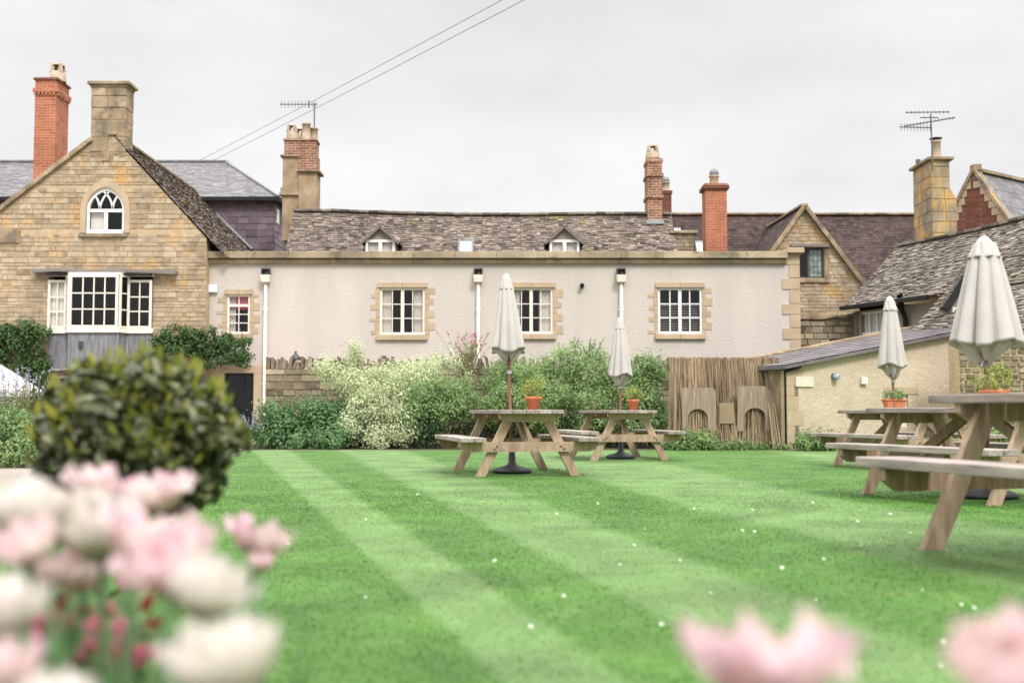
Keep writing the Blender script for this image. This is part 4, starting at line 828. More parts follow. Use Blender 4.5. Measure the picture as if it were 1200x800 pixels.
mb = MB(); u = upx(1066); a = Fr.pt(u, 3.42, .22); b = Fr.pt(u, 3.1, .12); mb.tube([Fr.pt(u, 3.55, .25), Fr.pt(u, 3.2, .22)], .075, 10); mb.tube([Fr.pt(u, 3.25, .22), Fr.pt(u, 2.95, .10), Fr.pt(u - .02, 2.7, .08), Fr.pt(u - .02, 2.5, .08)], .06, 10); mb.tube([Fr.pt(u - .02, 2.62, .09), Fr.pt(u - .1, 2.45, .09)], .05, 8); mb.build('downpipe', BLACK, h)
# cross gable with black bargeboard
ug = upx(1150); pg = Fr.pt(ug, 0, .9); Yg = pg.y - .0; pk = at(1147, 298, Yg); zl = at(1109, 358, Yg); 
Gd = empty('dormer', (0, 0, 0), None, None); Gd.parent = h; Gd.location = Vector((pk.x, Yg, 0)) - h.location; Fg = FY(Yg)
wx0 = zl.x + .1; hw_ = pk.x - zl.x; gpoly = [(wx0, 1.5), (pk.x + hw_ - .1, 1.5), (pk.x + hw_ - .1, zl.z + .05), (pk.x, pk.z - .1), (wx0, zl.z + .05)]
WG = rect(1116, 1134, 360, 378, Yg); mb = MB(); wall_solid(mb, Fg, gpoly, [rhole(WG)], -.2, 0); mb.build('gable', GREND, Gd)
window(Gd, Fg, WG, 1, 3, 2, .05, .03, WHITE, dep=.02, roomd=.4, flat=True, re=-.02)
mb = MB()
for sg in (-1, 1): mb.beam((pk.x + sg * hw_ * 1.08, Yg - .12, zl.z - .08), (pk.x, Yg - .12, pk.z), .05, .17)
mb.build('bargeboard', BLACK, Gd)
mb = MB(); bkv = Vector((.4, 1.9, 0))
for sg in (-1, 1):
    e = Vector((pk.x + sg * hw_ * 1.1, Yg - .14, zl.z - .03)); r = Vector((pk.x, Yg - .14, pk.z + .08)); tiles(mb, e, e + bkv, r, r + bkv, .105, (.12, .3), .03, 95 + sg, .5)
mb.build('roof', SLATE_MO, Gd)
# low lower roof sweep beneath the dormer
mb = MB(); u0_ = upx(1118); a = EA + Dv * u0_ - Vector((0, 0, .03)); b = EB - Vector((0, 0, .03)); dn = Nv * 1.15 - Vector((0, 0, 1.05)); tiles(mb, a + dn, b + dn, a, b, .095, (.1, .24), .035, 98, .7); mb.build('lower_roof', SLATE_MO, h)
# stone chimney with pot behind the ridge
Yc = 30.2; cx0, cx1, z0, z1 = rect(1092, 1113.5, 188, 290, Yc); Fc = Frame((cx0, Yc, 0), (1, 0, 0))
ch = empty('chimney', (0, 0, 0), None, None); ch.parent = h; ch.location = Vector((cx0, Yc, z0)) - h.location
xw = at(1121, 240, Yc).x; zs1, zs2 = at(0, 222, Yc).z, at(0, 234, Yc).z; Fc = FY(Yc); P_ = [(cx0, z0 - .3), (xw, z0 - .3), (xw, zs2), (cx1, zs1), (cx1, z1), (cx0, z1)]
mb = MB(); mb.prism(Fc, P_, -1.35, 0); stones(mb, FY(Yc), P_, (), (.26, .4), (.2, .5), .02, .012, 101); Fl = Frame((cx0, Yc + 1.35, 0), (0, -1, 0), (-1, 0, 0)); stones(mb, Fl, [(0, z0 - .3), (1.35, z0 - .3), (1.35, z1), (0, z1)], (), (.26, .4), (.25, .5), .02, .012, 102); mb.build('stone_shaft', LICHEN, ch)
mb = MB(); mb.box(cx0 - .1, cx1 + .1, Yc - .1, Yc + 1.45, z1, z1 + .09); mb.build('chimney_cap', OLDSTONE, ch, .02)
pot(ch, (at(1101, 180, Yc).x, Yc + .25, z1 + .09), .13, .5, POTY, 'plain'); mb = MB(); c_ = Vector((at(1101, 180, Yc).x, Yc + .25, z1 + .09))
mb.lathe(c_, [(.001, .60), (.17, .57), (.17, .55), (.001, .55)], 14)
for k in range(4): mb.tube([c_ + Vector((.1 * math.cos(k * PI / 2), .1 * math.sin(k * PI / 2), .48)), c_ + Vector((.1 * math.cos(k * PI / 2), .1 * math.sin(k * PI / 2), .57))], .012, 6)
mb.build('cowl', DARKM, ch)
mb = MB(); mb.tube([(cx0 - .02, Yc + .9, z1 + .09), (cx0 - .02, Yc + .9, z1 + .22)], .07, 8); mb.build('flue_cap', DARKM, ch)
# ================================================================== FAR RIGHT BRICK GABLE HOUSE
YF = 34.0; h = empty('brick_gable_house', (at(1160, 300, YF).x, YF, 0), 'red brick gable with stone dressed edges under a grey slate roof', 'house')
F = Frame(at(1122, 300, YF) * 1.0, (.6, -.8, 0), (-.8, -.6, 0)); F.O.z = 0
pk = at(1142, 197, YF); lz = at(1124, 245, YF).z
def ux_(px):
    return min([k / 50 for k in range(-50, 300)], key=lambda k: abs(600 + FPX * F.pt(k, 0).x / F.pt(k, 0).y - px))
up, ue, ul = .6, 1.85, -.65; zpk, zre, zle = 7.9, 5.9, 5.9
poly = [(ul, 0), (ue, 0), (ue, zre), (up, zpk), (ul, zle)]
mb = MB(); mb.prism(F, poly, -.3, 0); mb.build('gable_wall', BRICK_R, h)
mb = MB(); r_ = random.Random(4)
for sg, (a, b) in (((-1), ((ul, zle), (up, zpk))), ((1), ((ue, zre), (up, zpk)))):
    n = 9
    for i in range(n):
        p0, p1 = lerp(Vector(a), Vector(b), i / n), lerp(Vector(a), Vector(b), (i + 1) / n); wid = r_.uniform(.14, .32) * (-sg)
        mb.fbox(F, min(p0.x, p0.x + wid), max(p0.x, p0.x + wid), p0.y - .1, p1.y - .115, 0, .02, r_.random())
mb.build('dressed_stones', ASHLAR, h)
mb = MB(); 
for a, b in (((ul - .1, zle - .1), (up, zpk + .04)), ((ue + .05, zre - .05), (up, zpk + .04))): mb.beam(F.pt(a[0], a[1], -.08), F.pt(b[0], b[1], -.08), .3, .1)
q = F.pt(up, zpk, -.1); mb.box(q.x - .12, q.x + .12, q.y - .15, q.y + .15, q.z - .02, q.z + .17); mb.build('coping', OLDSTONE, h, .01)
mb = MB(); back = Vector((.42, 1, 0)).normalized() * -1; Bk = -F.N * 6
tiles(mb, F.pt(ue, zre - .05, -.15) , F.pt(ue, zre - .05, -.15) + Bk, F.pt(up, zpk - .02, -.15), F.pt(up, zpk - .02, -.15) + Bk, .2, (.26, .34), .012, 111, .1)
tiles(mb, F.pt(ul - .1, zle - .1, -.15) + Bk, F.pt(ul - .1, zle - .1, -.15), F.pt(up, zpk - .02, -.15) + Bk, F.pt(up, zpk - .02, -.15), .2, (.26, .34), .012, 112, .1); rf = mb.build('roof', SLATE_GR, h)
mb = MB(); mb.beam(F.pt(up, zpk + .02, -.3), F.pt(up, zpk + .02, -.3) + Bk, .22, .09); mb.build('ridge', OLDSTONE, rf)
mb = MB(); mb.fbox(F, ue - .3, ue, 0, zre, -6, -.31); mb.build('side_wall', BRICK_R, h)
# ================================================================== OUTBUILDING
O0 = at(922, 428, 21.6); Ud = Vector((.93, .36, 0)).normalized(); No = Vector((.36, -.93, 0)).normalized(); F = Frame((O0.x, O0.y, 0), Ud, No)
h = empty('outbuilding', (O0.x + 2, O0.y + 1, 0), 'ochre roughcast lean-to outbuilding with a sloping grey roof', 'outbuilding')
zo = lambda u: O0.z + u * .182
def uo(px): return min([k / 50 for k in range(-20, 500)], key=lambda k: abs(600 + FPX * F.pt(k, 0).x / F.pt(k, 0).y - px))
LO = 6.3
def ro(px0, px1, py0, py1):
    a, b = uo(px0), uo(px1); d = F.pt((a + b) / 2, 0).y; return (a, b, at(600, py1, d).z, at(600, py0, d).z)
WD = ro(1049, 1064, 462, 500)
mb = MB(); wall_solid(mb, F, [(0, 0), (LO, 0), (LO, zo(LO) - .02), (0, zo(0) - .02)], [rhole(WD)], -.25, 0); mb.build('wall', YREND, h)
mb = MB(); Fs = Frame((O0.x, O0.y, 0), -No, -Ud); mb.fbox(Fs, 0, 3, 0, O0.z - .05, -.25, 0); mb.build('side_wall', OLDSTONE, h)
mb = MB(); a = F.pt(-.12, zo(-.12), .14); b = F.pt(LO, zo(LO), .14); bk = -No * 3.3
Nn_ = Vector((0, 0, 1)); r_ = random.Random(9); n = 20
# roofing felt / slate in long strips up the slope
for j in range(8):
    for i in range(18):
        p = lambda s, t, w: F.pt(-.12 + (LO + .12) * s, zo(-.12 + (LO + .12) * s) + w, .14 - 3.4 * t)
        s0, s1 = i / 18 + .002, (i + 1) / 18 + .01; t0, t1 = j / 8 + .002, (j + 1) / 8 - .002; w0 = .035; mb.face([p(s0, t0, w0), p(s1, t0, w0 - .015), p(s1, t1, w0 - .015), p(s0, t1, w0)], r_.random()); mb.face([p(s0, t0, 0), p(s0, t0, w0), p(s0, t1, w0), p(s0, t1, 0)], .1)
mb.hexa([p(0, 0, -.05), p(1, 0, -.05), p(1, 1, -.05), p(0, 1, -.05), p(0, 0, .01), p(1, 0, .01), p(1, 1, .01), p(0, 1, .01)], .2)
mb.build('roof', SLATE_GR if False else mat('lean_to_slates', [(.12, .10, .11), (.20, .175, .18), (.30, .27, .27)], .6, 4, .4, .004, 30, macro=(1, .7)), h)
mb = MB(); mb.beam(p(0, 1.02, .02), p(1, 1.02, .02), .2, .12); mb.build('rear_coping', OLDSTONE, h, .02)
mb = MB(); z = 0; k = 0
while z < O0.z - .1:
    hh = min([.26, .2, .3][k % 3], O0.z - .05 - z); ln = [.24, .16, .36][k % 3]; mb.fbox(F, -.012, ln, z + .002, z + hh - .002, -.2, .008, rnd.random()); z += hh; k += 1
mb.build('quoins', ASHLAR, h, .004)
w_ = window(h, F, WD, 1, 1, 1, .07, .02, CREAM, dep=-.06, name='window'); mb = MB(); mb.fbox(F, WD[0] - .2, WD[1] + .25, WD[3] + .002, WD[3] + .16, -.1, .012); mb.build('lintel', ASHLAR, w_, .006)
mb = MB(); mb.fbox(F, *ro(932, 952, 441, 453), 0, .03); o = mb.build('wall_plaque', WHITE if False else mat('pale_plaque', [(.62, .56, .46), (.70, .65, .55)], .8, 9, 1, tint=False), None, .004); tag(o, 'blank pale rectangular plaque on the ochre outbuilding wall', 'plaque')
mb = MB(); q = ro(974, 980, 437, 444); u_, v_ = (q[0] + q[1]) / 2, (q[2] + q[3]) / 2; mb.tube([F.pt(u_, v_, 0), F.pt(u_, v_, .04)], .055, 12); e_ = empty('wall_lamp', F.pt(u_, v_, 0), 'small round bulkhead lamp on the ochre outbuilding wall', 'lamp'); mb.build('bracket', DARKM, e_); mb = MB(); mb.tube([F.pt(u_, v_ - .01, .03), F.pt(u_ + .02, v_ - .02, .09), F.pt(u_ + .03, v_ - .03, .13)], [.05, .065, .045], 12); mb.build('lamp_head', mat('blue_grey_metal', [(.22, .30, .38), (.34, .42, .5)], .4, 5, 1, tint=False), e_)
mb = MB(); mb.fbox(F, *ro(1007, 1014, 442, 450), 0, .07); o = mb.build('vent_box', CREAM, None, .008); tag(o, 'square cream vent box on the ochre outbuilding wall', 'vent')
mb = MB(); mb.tube([F.pt(-.08, O0.z - .1, .05), F.pt(-.08, .1, .05)], .018, 8); mb.tube([F.pt(-.08, O0.z - .12, .05), F.pt(.25, O0.z - .02, .1)], .03, 8); mb.build('downpipe', BLACK, h)
# ruinous wall between the wing and the cottage
Yx = 29.6; F = FY(Yx); x0, x1 = at(935, 390, Yx).x, at(1003, 390, Yx).x; zt1 = at(600, 371, Yx).z; zl1 = at(600, 376, Yx).z
mb = MB(); P_ = [(x0, 0), (x1, 0), (x1, zt1), (x0 + .5, zt1 - .02), (x0, zl1)]; mb.prism(F, P_, -.35, -.0); e_ = empty('yard_wall', (x0 + .8, Yx, 0), 'ruinous dark stained stone wall between the white wing and the cottage', 'wall'); mb.build('core', MORTAR_DARK, e_); mb = MB(); stones(mb, F, P_, (), (.1, .22), (.15, .4), .05, .02, 121); mb.build('stonework', RUBBLE, e_)
mb = MB(); pr = None
for i in range(6): q = (lerp(x0, x1, i / 5), zl1 + .05 + (zt1 - zl1) * i / 5 + rnd.uniform(-.03, .04)); (mb.beam((pr[0], Yx + .15, pr[1]), (q[0] + .02, Yx + .15, q[1]), .46, .09, tint=rnd.random()) if pr else None); pr = q
mb.build('coping', OLDSTONE, e_, .015)
# rubble stone wall on the right
Yx = 21.4; F = FY(Yx); x0 = at(1124, 450, Yx).x; zt1 = at(600, 398, Yx).z; P_ = [(x0, 0), (x0 + 5, 0), (x0 + 5, zt1 + .35), (x0 + .9, zt1 + .07), (x0, zt1 - .05)]
e_ = empty('rubble_wall', (x0 + 2, Yx, 0), 'tall brown rubble stone wall at the end of the outbuilding', 'wall'); mb = MB(); mb.prism(F, P_, -.5, 0); mb.build('core', MORTAR, e_); mb = MB(); stones(mb, F, P_, (), (.05, .13), (.07, .26), .04, .032, 131); mb.build('stonework', RUBBLE, e_)
mb = MB(); mb.beam((x0 + .8, Yx + .2, zt1 + .12), (x0 + 5, Yx + .2, zt1 + .42), .7, .07); mb.build('coping', LEAD, e_)
# ================================================================== GARDEN WALL with upright coping stones
Yx = 25.0; F = FY(Yx); x0, x1 = at(311, 450, Yx).x, at(800, 450, Yx).x; zt1 = at(600, 432, Yx).z
e_ = empty('garden_wall', ((x0 + x1) / 2, Yx, 0), 'golden garden wall topped with upright stones behind the shrubs', 'wall'); P_ = [(x0, 0), (x1, 0), (x1, zt1), (x0, zt1)]
mb = MB(); mb.prism(F, P_, -.42, 0); mb.build('core', MORTAR_DARK, e_); mb = MB(); stones(mb, F, P_, (), (.12, .2), (.2, .5), .035, .018, 141); mb.build('stonework', RUBBLE, e_)
mb = MB(); x = x0; r_ = random.Random(6)
while x < x1:
    w = r_.uniform(.05, .11); hh = r_.uniform(.16, .3); t = r_.uniform(-.06, .06); mb.hexa([(x, Yx - .03, zt1 - .01), (x + w, Yx - .03, zt1 - .01), (x + w, Yx + .42, zt1 - .01), (x, Yx + .42, zt1 - .01), (x + t, Yx + r_.uniform(0, .08), zt1 + hh), (x + w + t - .01, Yx + r_.uniform(0, .08), zt1 + hh - r_.uniform(0, .04)), (x + w + t - .01, Yx + .36, zt1 + hh * .8), (x + t, Yx + .36, zt1 + hh * .85)], r_.uniform(0, .8)); x += w + r_.uniform(.003, .03)
mb.build('coping', mat('coping_stone', [(.10, .075, .055), (.22, .16, .11), (.34, .26, .18)], .9, 5, .3, .01, 30, macro=(1.5, .6)), e_, .01)
p = at(346.5, 419, Yx + .2); mb = MB(); mb.lathe((p.x, p.y, p.z - .0), [(.12, -.05), (.13, 0), (.05, .07), (.025, .11), (.03, .13), (.001, .16)], 12); o = mb.build('wall_finial', DARKM); tag(o, 'little dark pointed cap on the garden wall top', 'finial')
mb = MB(); p = at(286, 523, 24.0)
mb.box(p.x - .45, p.x + .6, 23.6, 24.3, -.01, .1); o = mb.build('step', OLDSTONE); tag(o, 'low worn stone step at the lawn edge below the door', 'step')
# ================================================================== REED SCREEN
def reeds(name, px0, px1, pyt, pyb, Y, label, lean=.25, seed=1, spread=0, n=420, skew=0.0):
    r = random.Random(seed); mb = MB()
    for i in range(n):
        s = r.random(); pt_ = at(lerp(px0, px1, s), pyt + r.uniform(-3, 3), Y + lean * .6); pb_ = at(lerp(px0, px1, s) + (s - .5) * spread + skew * s + r.uniform(-2.5, 2.5), pyb, Y - lean * .4); pb_.z = 0; off = r.uniform(-.035, .035)
        a, b = pb_ + Vector((0, off, 0)), pt_ + Vector((0, off, 0)); m_ = lerp(a, b, .5) + Vector((r.uniform(-.03, .03), 0, 0)); w = r.uniform(.006, .013); mb.tube([a, m_, b], [w, w, w * .6], 4, tint=r.random(), cap=False, sm=False)
    e = empty(name, at((px0 + px1) / 2, 530, Y) * 1.0, label, 'reed screen'); e.location.z = 0; mb.build('reeds', REED, e)
    mb = MB(); a, b, c, d = at(px0 + 2, pyt + 4, Y + lean * .6 + .04), at(px1 - 2, pyt + 4, Y + lean * .6 + .04), at(px1 + spread * .5 + skew, pyb, Y - lean * .4 + .04), at(px0 - spread * .5, pyb, Y - lean * .4 + .04); c.z = d.z = 0; yv = Vector((0, .02, 0)); mb.hexa([d, c, c + yv, d + yv, a, b, b + yv, a + yv], .3); mb.build('backing', REED, e)
    return e
e_ = reeds('reed_screen', 786, 912, 421, 530, 22.2, 'brown dried reed screen with two pale arched boards behind its stems', .3, 3, 4, 1900, 14)
for k, (X0, X1, T, Bt) in enumerate(((799, 839, 454, 505), (864, 908, 452, 505))):
    Yq = 22.0; x0, x1, z0, z1 = rect(X0, X1, T, Bt, Yq); F = Frame((0, Yq, 0)); 
    if k == 0: hx0, hx1, hz = at(806, 480, Yq).x, at(829, 480, Yq).x, at(0, 480, Yq).z
    else: hx0, hx1, hz = at(872, 480, Yq).x, at(897, 480, Yq).x, at(0, 479, Yq).z
    cr_ = .10 if k == 0 else .26; P_ = [(x0, z0), (x1, z0)] + [(x1 - cr_ + cr_ * math.sin(a), z1 - cr_ * 1.2 + cr_ * 1.2 * math.cos(a)) for a in [PI / 2 - i * PI / 12 for i in range(7)]] + [(x0, z1)]
    rr = (hx1 - hx0) / 2; H_ = [(hx0, z0 - .01), (hx1, z0 - .01)] + [((hx0 + hx1) / 2 + rr * math.cos(a), hz - rr * .8 + rr * .9 * math.sin(a)) for a in [i * PI / 10 for i in range(11)]]
    mb = MB(); wall_solid(mb, F, P_, [H_], -.012, .012); o = mb.build('arched_board', BOARD); o.location += Vector((0, 0, 0)); tag(o, ('pale arched board with a small rounded corner, left one in the reeds', 'pale arched board with a widely rounded corner, right one in the reeds')[k], 'board', 'pale boards in the reed screen')
mb = MB(); x0, x1, z0, z1 = rect(842, 859, 472, 496, 22.1); mb.box(x0, x1, 22.0, 22.012, z0, z1); o = mb.build('board_panel', REED); tag(o, 'small square tan board between the two pale arched boards', 'board')
# thin veil of reeds over the boards belongs to the screen
mb = MB(); r = random.Random(12)
for i in range(210):
    s = r.random(); px = lerp(790, 915, s); a = at(px + r.uniform(-6, 12), 530, 21.95); a.z = 0; b = at(px, 424 + r.uniform(0, 40), 22.2); w = r.uniform(.005, .009); mb.tube([a, lerp(a, b, .5) + Vector((r.uniform(-.03, .03), -.02, 0)), b], [w, w, w * .5], 4, tint=r.random(), cap=False, sm=False)
for i in range(260):
    s = r.random(); a = at(905 + s * 34, 528, 21.7 + r.uniform(0, .3)); a.z = 0; b = at(896 + s * 17 + r.uniform(-2, 2), 424 + 40 * s ** 3, 22.25); w = r.uniform(.007, .013); mb.tube([a, b], [w, w * .5], 4, tint=r.random(), cap=False, sm=False)
mb.build('loose_reeds', REED, e_)
# ================================================================== COPYING A THING WITH ITS PARTS
def dup(root, loc, rz=0, label=None, scale=None):
    c = root.copy(); COL.objects.link(c); c.location = loc; c.rotation_euler = (0, 0, rz)
    if scale: c.scale = scale
    if label: c['label'] = label
    for ch_ in list(root.children):
        k = ch_.copy(); COL.objects.link(k); k.parent = c
        for g_ in list(ch_.children):
            q_ = g_.copy(); COL.objects.link(q_); q_.parent = k
    return c
# ================================================================== PICNIC TABLES
def picnic_table():
    e = empty('picnic_table', (0, 0, 0), 'x', 'picnic table', 'picnic tables on the lawn')
    r = random.Random(2)
    def plank(mb, x0, x1, y0, y1, z0, z1): mb.box(x0, x1, y0 + r.uniform(-.008, .008), y1 + r.uniform(-.008, .008), z0, z1 + r.uniform(-.002, .002), r.random())
    mb = MB()
    for i in range(5): x = -.365 + i * .147; plank(mb, x, x + .14, -.98, .98, .705, .75)
    mb.build('tabletop', WOOD, e, .006)
    for sg in (-1, 1):
        mb = MB(); xs = (.525, .665)
        for x in xs: plank(mb, *(sorted((sg * x, sg * (x + .134)))), -.98, .98, .392, .44)
        mb.build('seat', WOOD, e, .006)
    for sy in (-1, 1):
        y = sy * .74
        for sg in (-1, 1):
            mb = MB(); a = Vector((sg * .55, y, 0)); b = Vector((sg * .19, y, .71)); d = (b - a).normalized(); n_ = Vector((-d.z, 0, d.x)) * .052; n_ = Vector((d.z, 0, -d.x)) * .052; t = Vector((0, .022, 0))
            ka = Vector((.052 / d.z, 0, 0)); a0, a1, b0, b1 = a - ka, a + ka, b - ka, b + ka
            mb.hexa([a0 - t, a1 - t, a1 + t, a0 + t, b0 - t, b1 - t, b1 + t, b0 + t], r.random())
            lg = mb.build('leg', WOODL, e, .005)
            mb = MB()
            for (x, z) in ((sg * .37, .34), (sg * .40, .31)): mb.tube([(x, y - sy * 0 + sy * .066, z), (x, y + sy * .075, z)], .012, 8)
            mb.build('bolt', DARKM, lg)
        yb_ = y + sy * .045; P = lambda x, z: (x, z)
        mb = MB(); F_ = Frame((0, yb_ , 0)); mb.prism(F_, [(-.71, .28), (.71, .28), (.785, .335), (.785, .391), (-.785, .391), (-.785, .335)], -.022, .022, r.random()); mb.build('seat_beam', WOODL, e, .004)
        mb = MB(); mb.prism(F_, [(-.27, .615), (.27, .615), (.345, .66), (.345, .711), (-.345, .711), (-.345, .66)], -.022, .022, r.random()); mb.build('top_beam', WOODL, e, .004)
    mb = MB(); mb.box(-.33, .33, -.03, .03, .66, .711, .4)
    for sy in (-1, 1): mb.beam((0, sy * .70, .345), (0, sy * .12, .69), .045, .09, tint=r.random())
    mb.build('brace', WOODL, e, .004)
    return e
proto = picnic_table()
R = math.radians
TAB = [((0.02, 13.6), 12.5, 'weathered wooden picnic table in the middle of the lawn holding the largest orange plant pot'),
       ((1.62, 17.75), 10, 'weathered wooden picnic table nearest the reed screen, under the smallest closed parasol'),
       ((5.16, 15.0), 17, 'weathered wooden picnic table standing right in front of the ochre outbuilding wall'),
       ((3.86, 9.45), 20, 'dark weathered wooden picnic table second from the right edge, half hidden by the nearest one'),
       ((2.76, 4.98), 17, 'nearest picnic table, cut off by the right edge of the photo')]
for i, ((x, y), a, lb) in enumerate(TAB):
    if i == 0: proto.location = (x, y, gz(x, y)); proto.rotation_euler = (0, 0, R(a)); proto['label'] = lb
    else: dup(proto, (x, y, gz(x, y) + (0.006 if i == 4 else 0)), R(a), lb)
# ================================================================== CLOSED PARASOLS
def parasol(name_loc, ztop, length, rh, label, seed, lean=(0, 0), pole_m=POLE, neck=.055):
    x, y, zg = name_loc; e = empty('garden_parasol', (x, y, zg), label, 'parasol', 'closed parasols over the picnic tables'); r = random.Random(seed)
    mb = MB(); mb.tube([(x, y, zg + .06), (x + lean[0] * .5, y, zg + ztop * .5), (x + lean[0], y, zg + ztop - .06)], .018, 12); mb.build('pole', pole_m, e)
    mb = MB(); mb.tube([(x + lean[0] * .45, y, zg + ztop * .5 - .01), (x + lean[0] * .47, y, zg + ztop * .5 + .03)], .027, 12); mb.build('collar', LEAD_L, e)
    mb = MB(); mb.lathe((x, y, zg), [(.001, .012), (.235, .012), (.24, .035), (.19, .06), (.08, .09), (.045, .12), (.035, .34), (.001, .34)], 28); mb.build('base', IRON, e)
    ph = [r.uniform(-.25, .25) for _ in range(9)]; am = [r.uniform(.6, 1.4) for _ in range(9)]
    def fold(rr, z, an, k=8, amp=.16, bulge=1.0):
        i = int(an / (2 * PI) * k) % k; s = abs(math.sin(k * an / 2 + .35 * math.sin(2 * an + seed)))
        return (s ** .55 - .72) * 1.5 * amp * am[i]
    z0 = ztop - length; M_ = 26; prof = []
    for i in range(M_ + 1):
        t = i / M_; z = ztop - .06 - (length - .06) * t; rad = neck + (rh - neck) * (t ** .85); prof.append((rad, z))
    prof = prof + [(rh * .93, z0 + .02), (rh * .78, z0 + .07), (rh * .5, z0 + .14)]
    def fn(rr, z, an):
        t = (ztop - z) / length; A = fold(rr, z, an, 8, .10 + .17 * t); sag = .03 * math.sin(3 * an + seed) * max(0, t - .7) / .3
        k = rr * (1 + A); 
        return k, z + sag + lean[1] * 0
    def shear(mbx):
        mbx.v = [(vx + lean[0] * (vz - zg) / ztop, vy, vz) for (vx, vy, vz) in mbx.v]
    mb = MB(); mb.lathe((x, y, zg), prof, 112, fn=fn); shear(mb); cn = mb.build('canopy', CANVAS, e)
    # gathered cloth hanging below the hem
    mb = MB(); pr_ = [(rh * .74, z0 + .09), (rh * .70, z0 + .0), (rh * .52, z0 - .05), (rh * .34, z0 - .10), (rh * .18, z0 - .12), (.03, z0 - .06)]
    mb.lathe((x, y, zg), pr_, 90, fn=lambda rr, z, an: (rr * (1 + (.2 * math.sin(7 * an + seed + z * 9) + .14 * math.sin(13 * an + 2 * seed - z * 20)) * (1 if z < z0 + .05 else .3)), z + .035 * math.sin(3 * an + 2 * seed) + .018 * math.sin(9 * an + seed))); shear(mb); mb.build('gathered_cloth', CANVAS, cn)
    # top vent cap
    zc = ztop; L_ = length * .2; pc = [(.012, zc + .0), (.035, zc - .012), (neck * 1.02, zc - L_ * .45), (neck * 1.38, zc - L_ * .85), (neck * 1.58, zc - L_), (neck * 1.5, zc - L_ - .012), (neck * 1.2, zc - L_ * .7)]
    mb = MB(); mb.lathe((x, y, zg), pc, 80, fn=lambda rr, z, an: (rr * (1 + .06 * math.cos(8 * an + 1) * min(1, (zc - z) / L_)), z + (.006 * math.cos(8 * an) if z < zc - L_ * .8 else 0))); shear(mb); mb.build('vent_cap', CANVAS, cn)
    mb = MB(); mb.lathe((x + lean[0], y, zg + ztop - .02), [(.012, 0), (.014, .015), (.008, .03), (.001, .034)], 12); mb.build('finial', LEAD_L, e)
    return e
parasol((0.0, 13.6, 0), 2.38, .93, .195, 'closed cream parasol through the middle picnic table, its cloth drooping at the hem', 3, (-.07, 0))
parasol((1.69, 17.75, 0), 2.2, .92, .185, 'smallest closed cream parasol, behind the middle picnic table in front of the hedge', 5, (.0, 0), neck=.05)
parasol((5.04, 15.0, 0), 2.25, .93, .175, 'closed cream parasol standing against the ochre outbuilding wall', 8, (-.04, 0), neck=.06)
parasol((3.93, 9.45, gz(3.9, 9.4)), 2.18, .91, .27, 'largest closed cream parasol, in front of the mossy cottage roof', 11, (.02, 0), neck=.085)
# open parasol far left
x, y = at(-38, 430, 27).x, 27.0; e = empty('open_parasol', (x, y, 0), 'open white parasol at the left edge beside the ivy clad wall', 'parasol')
mb = MB(); za, ze_ = at(0, 408, 27).z, at(0, 458, 27).z; n = 8; Rr = 1.72
for i in range(n):
    a0, a1 = 2 * PI * i / n + .2, 2 * PI * (i + 1) / n + .2
    for k in range(6):
        t0, t1 = k / 6, (k + 1) / 6; zz = lambda t: za + (ze_ - za) * (t ** 1.15); p = lambda a, t: (x + Rr * t * math.cos(a), y + Rr * t * math.sin(a), zz(t))
        mb.face([p(a0, t0), p(a0, t1), p(a1, t1), p(a1, t0)])
    mb.face([(x + Rr * math.cos(a0), y + Rr * math.sin(a0), ze_), (x + Rr * math.cos(a0), y + Rr * math.sin(a0), ze_ - .14), (x + Rr * math.cos(a1), y + Rr * math.sin(a1), ze_ - .14), (x + Rr * math.cos(a1), y + Rr * math.sin(a1), ze_)])
mb.build('canopy', mat('white_canvas', [(.74, .73, .72), (.80, .79, .78)], .9, 5, 1, tint=False, trans=.3), e)
mb = MB()
for i in range(n): a0 = 2 * PI * i / n + .2; mb.tube([(x, y, za - .25), (x + Rr * .97 * math.cos(a0), y + Rr * .97 * math.sin(a0), ze_ - .02)], .01, 6)
mb.build('rib', OAK, e); mb = MB(); mb.tube([(x, y, 0), (x, y, za + .05)], .025, 10); mb.build('pole', OAK, e); mb = MB(); mb.lathe((x, y, 0), [(.001, 0), (.3, 0), (.3, .05), (.06, .1), (.04, .3)], 20); mb.build('base', IRON, e)
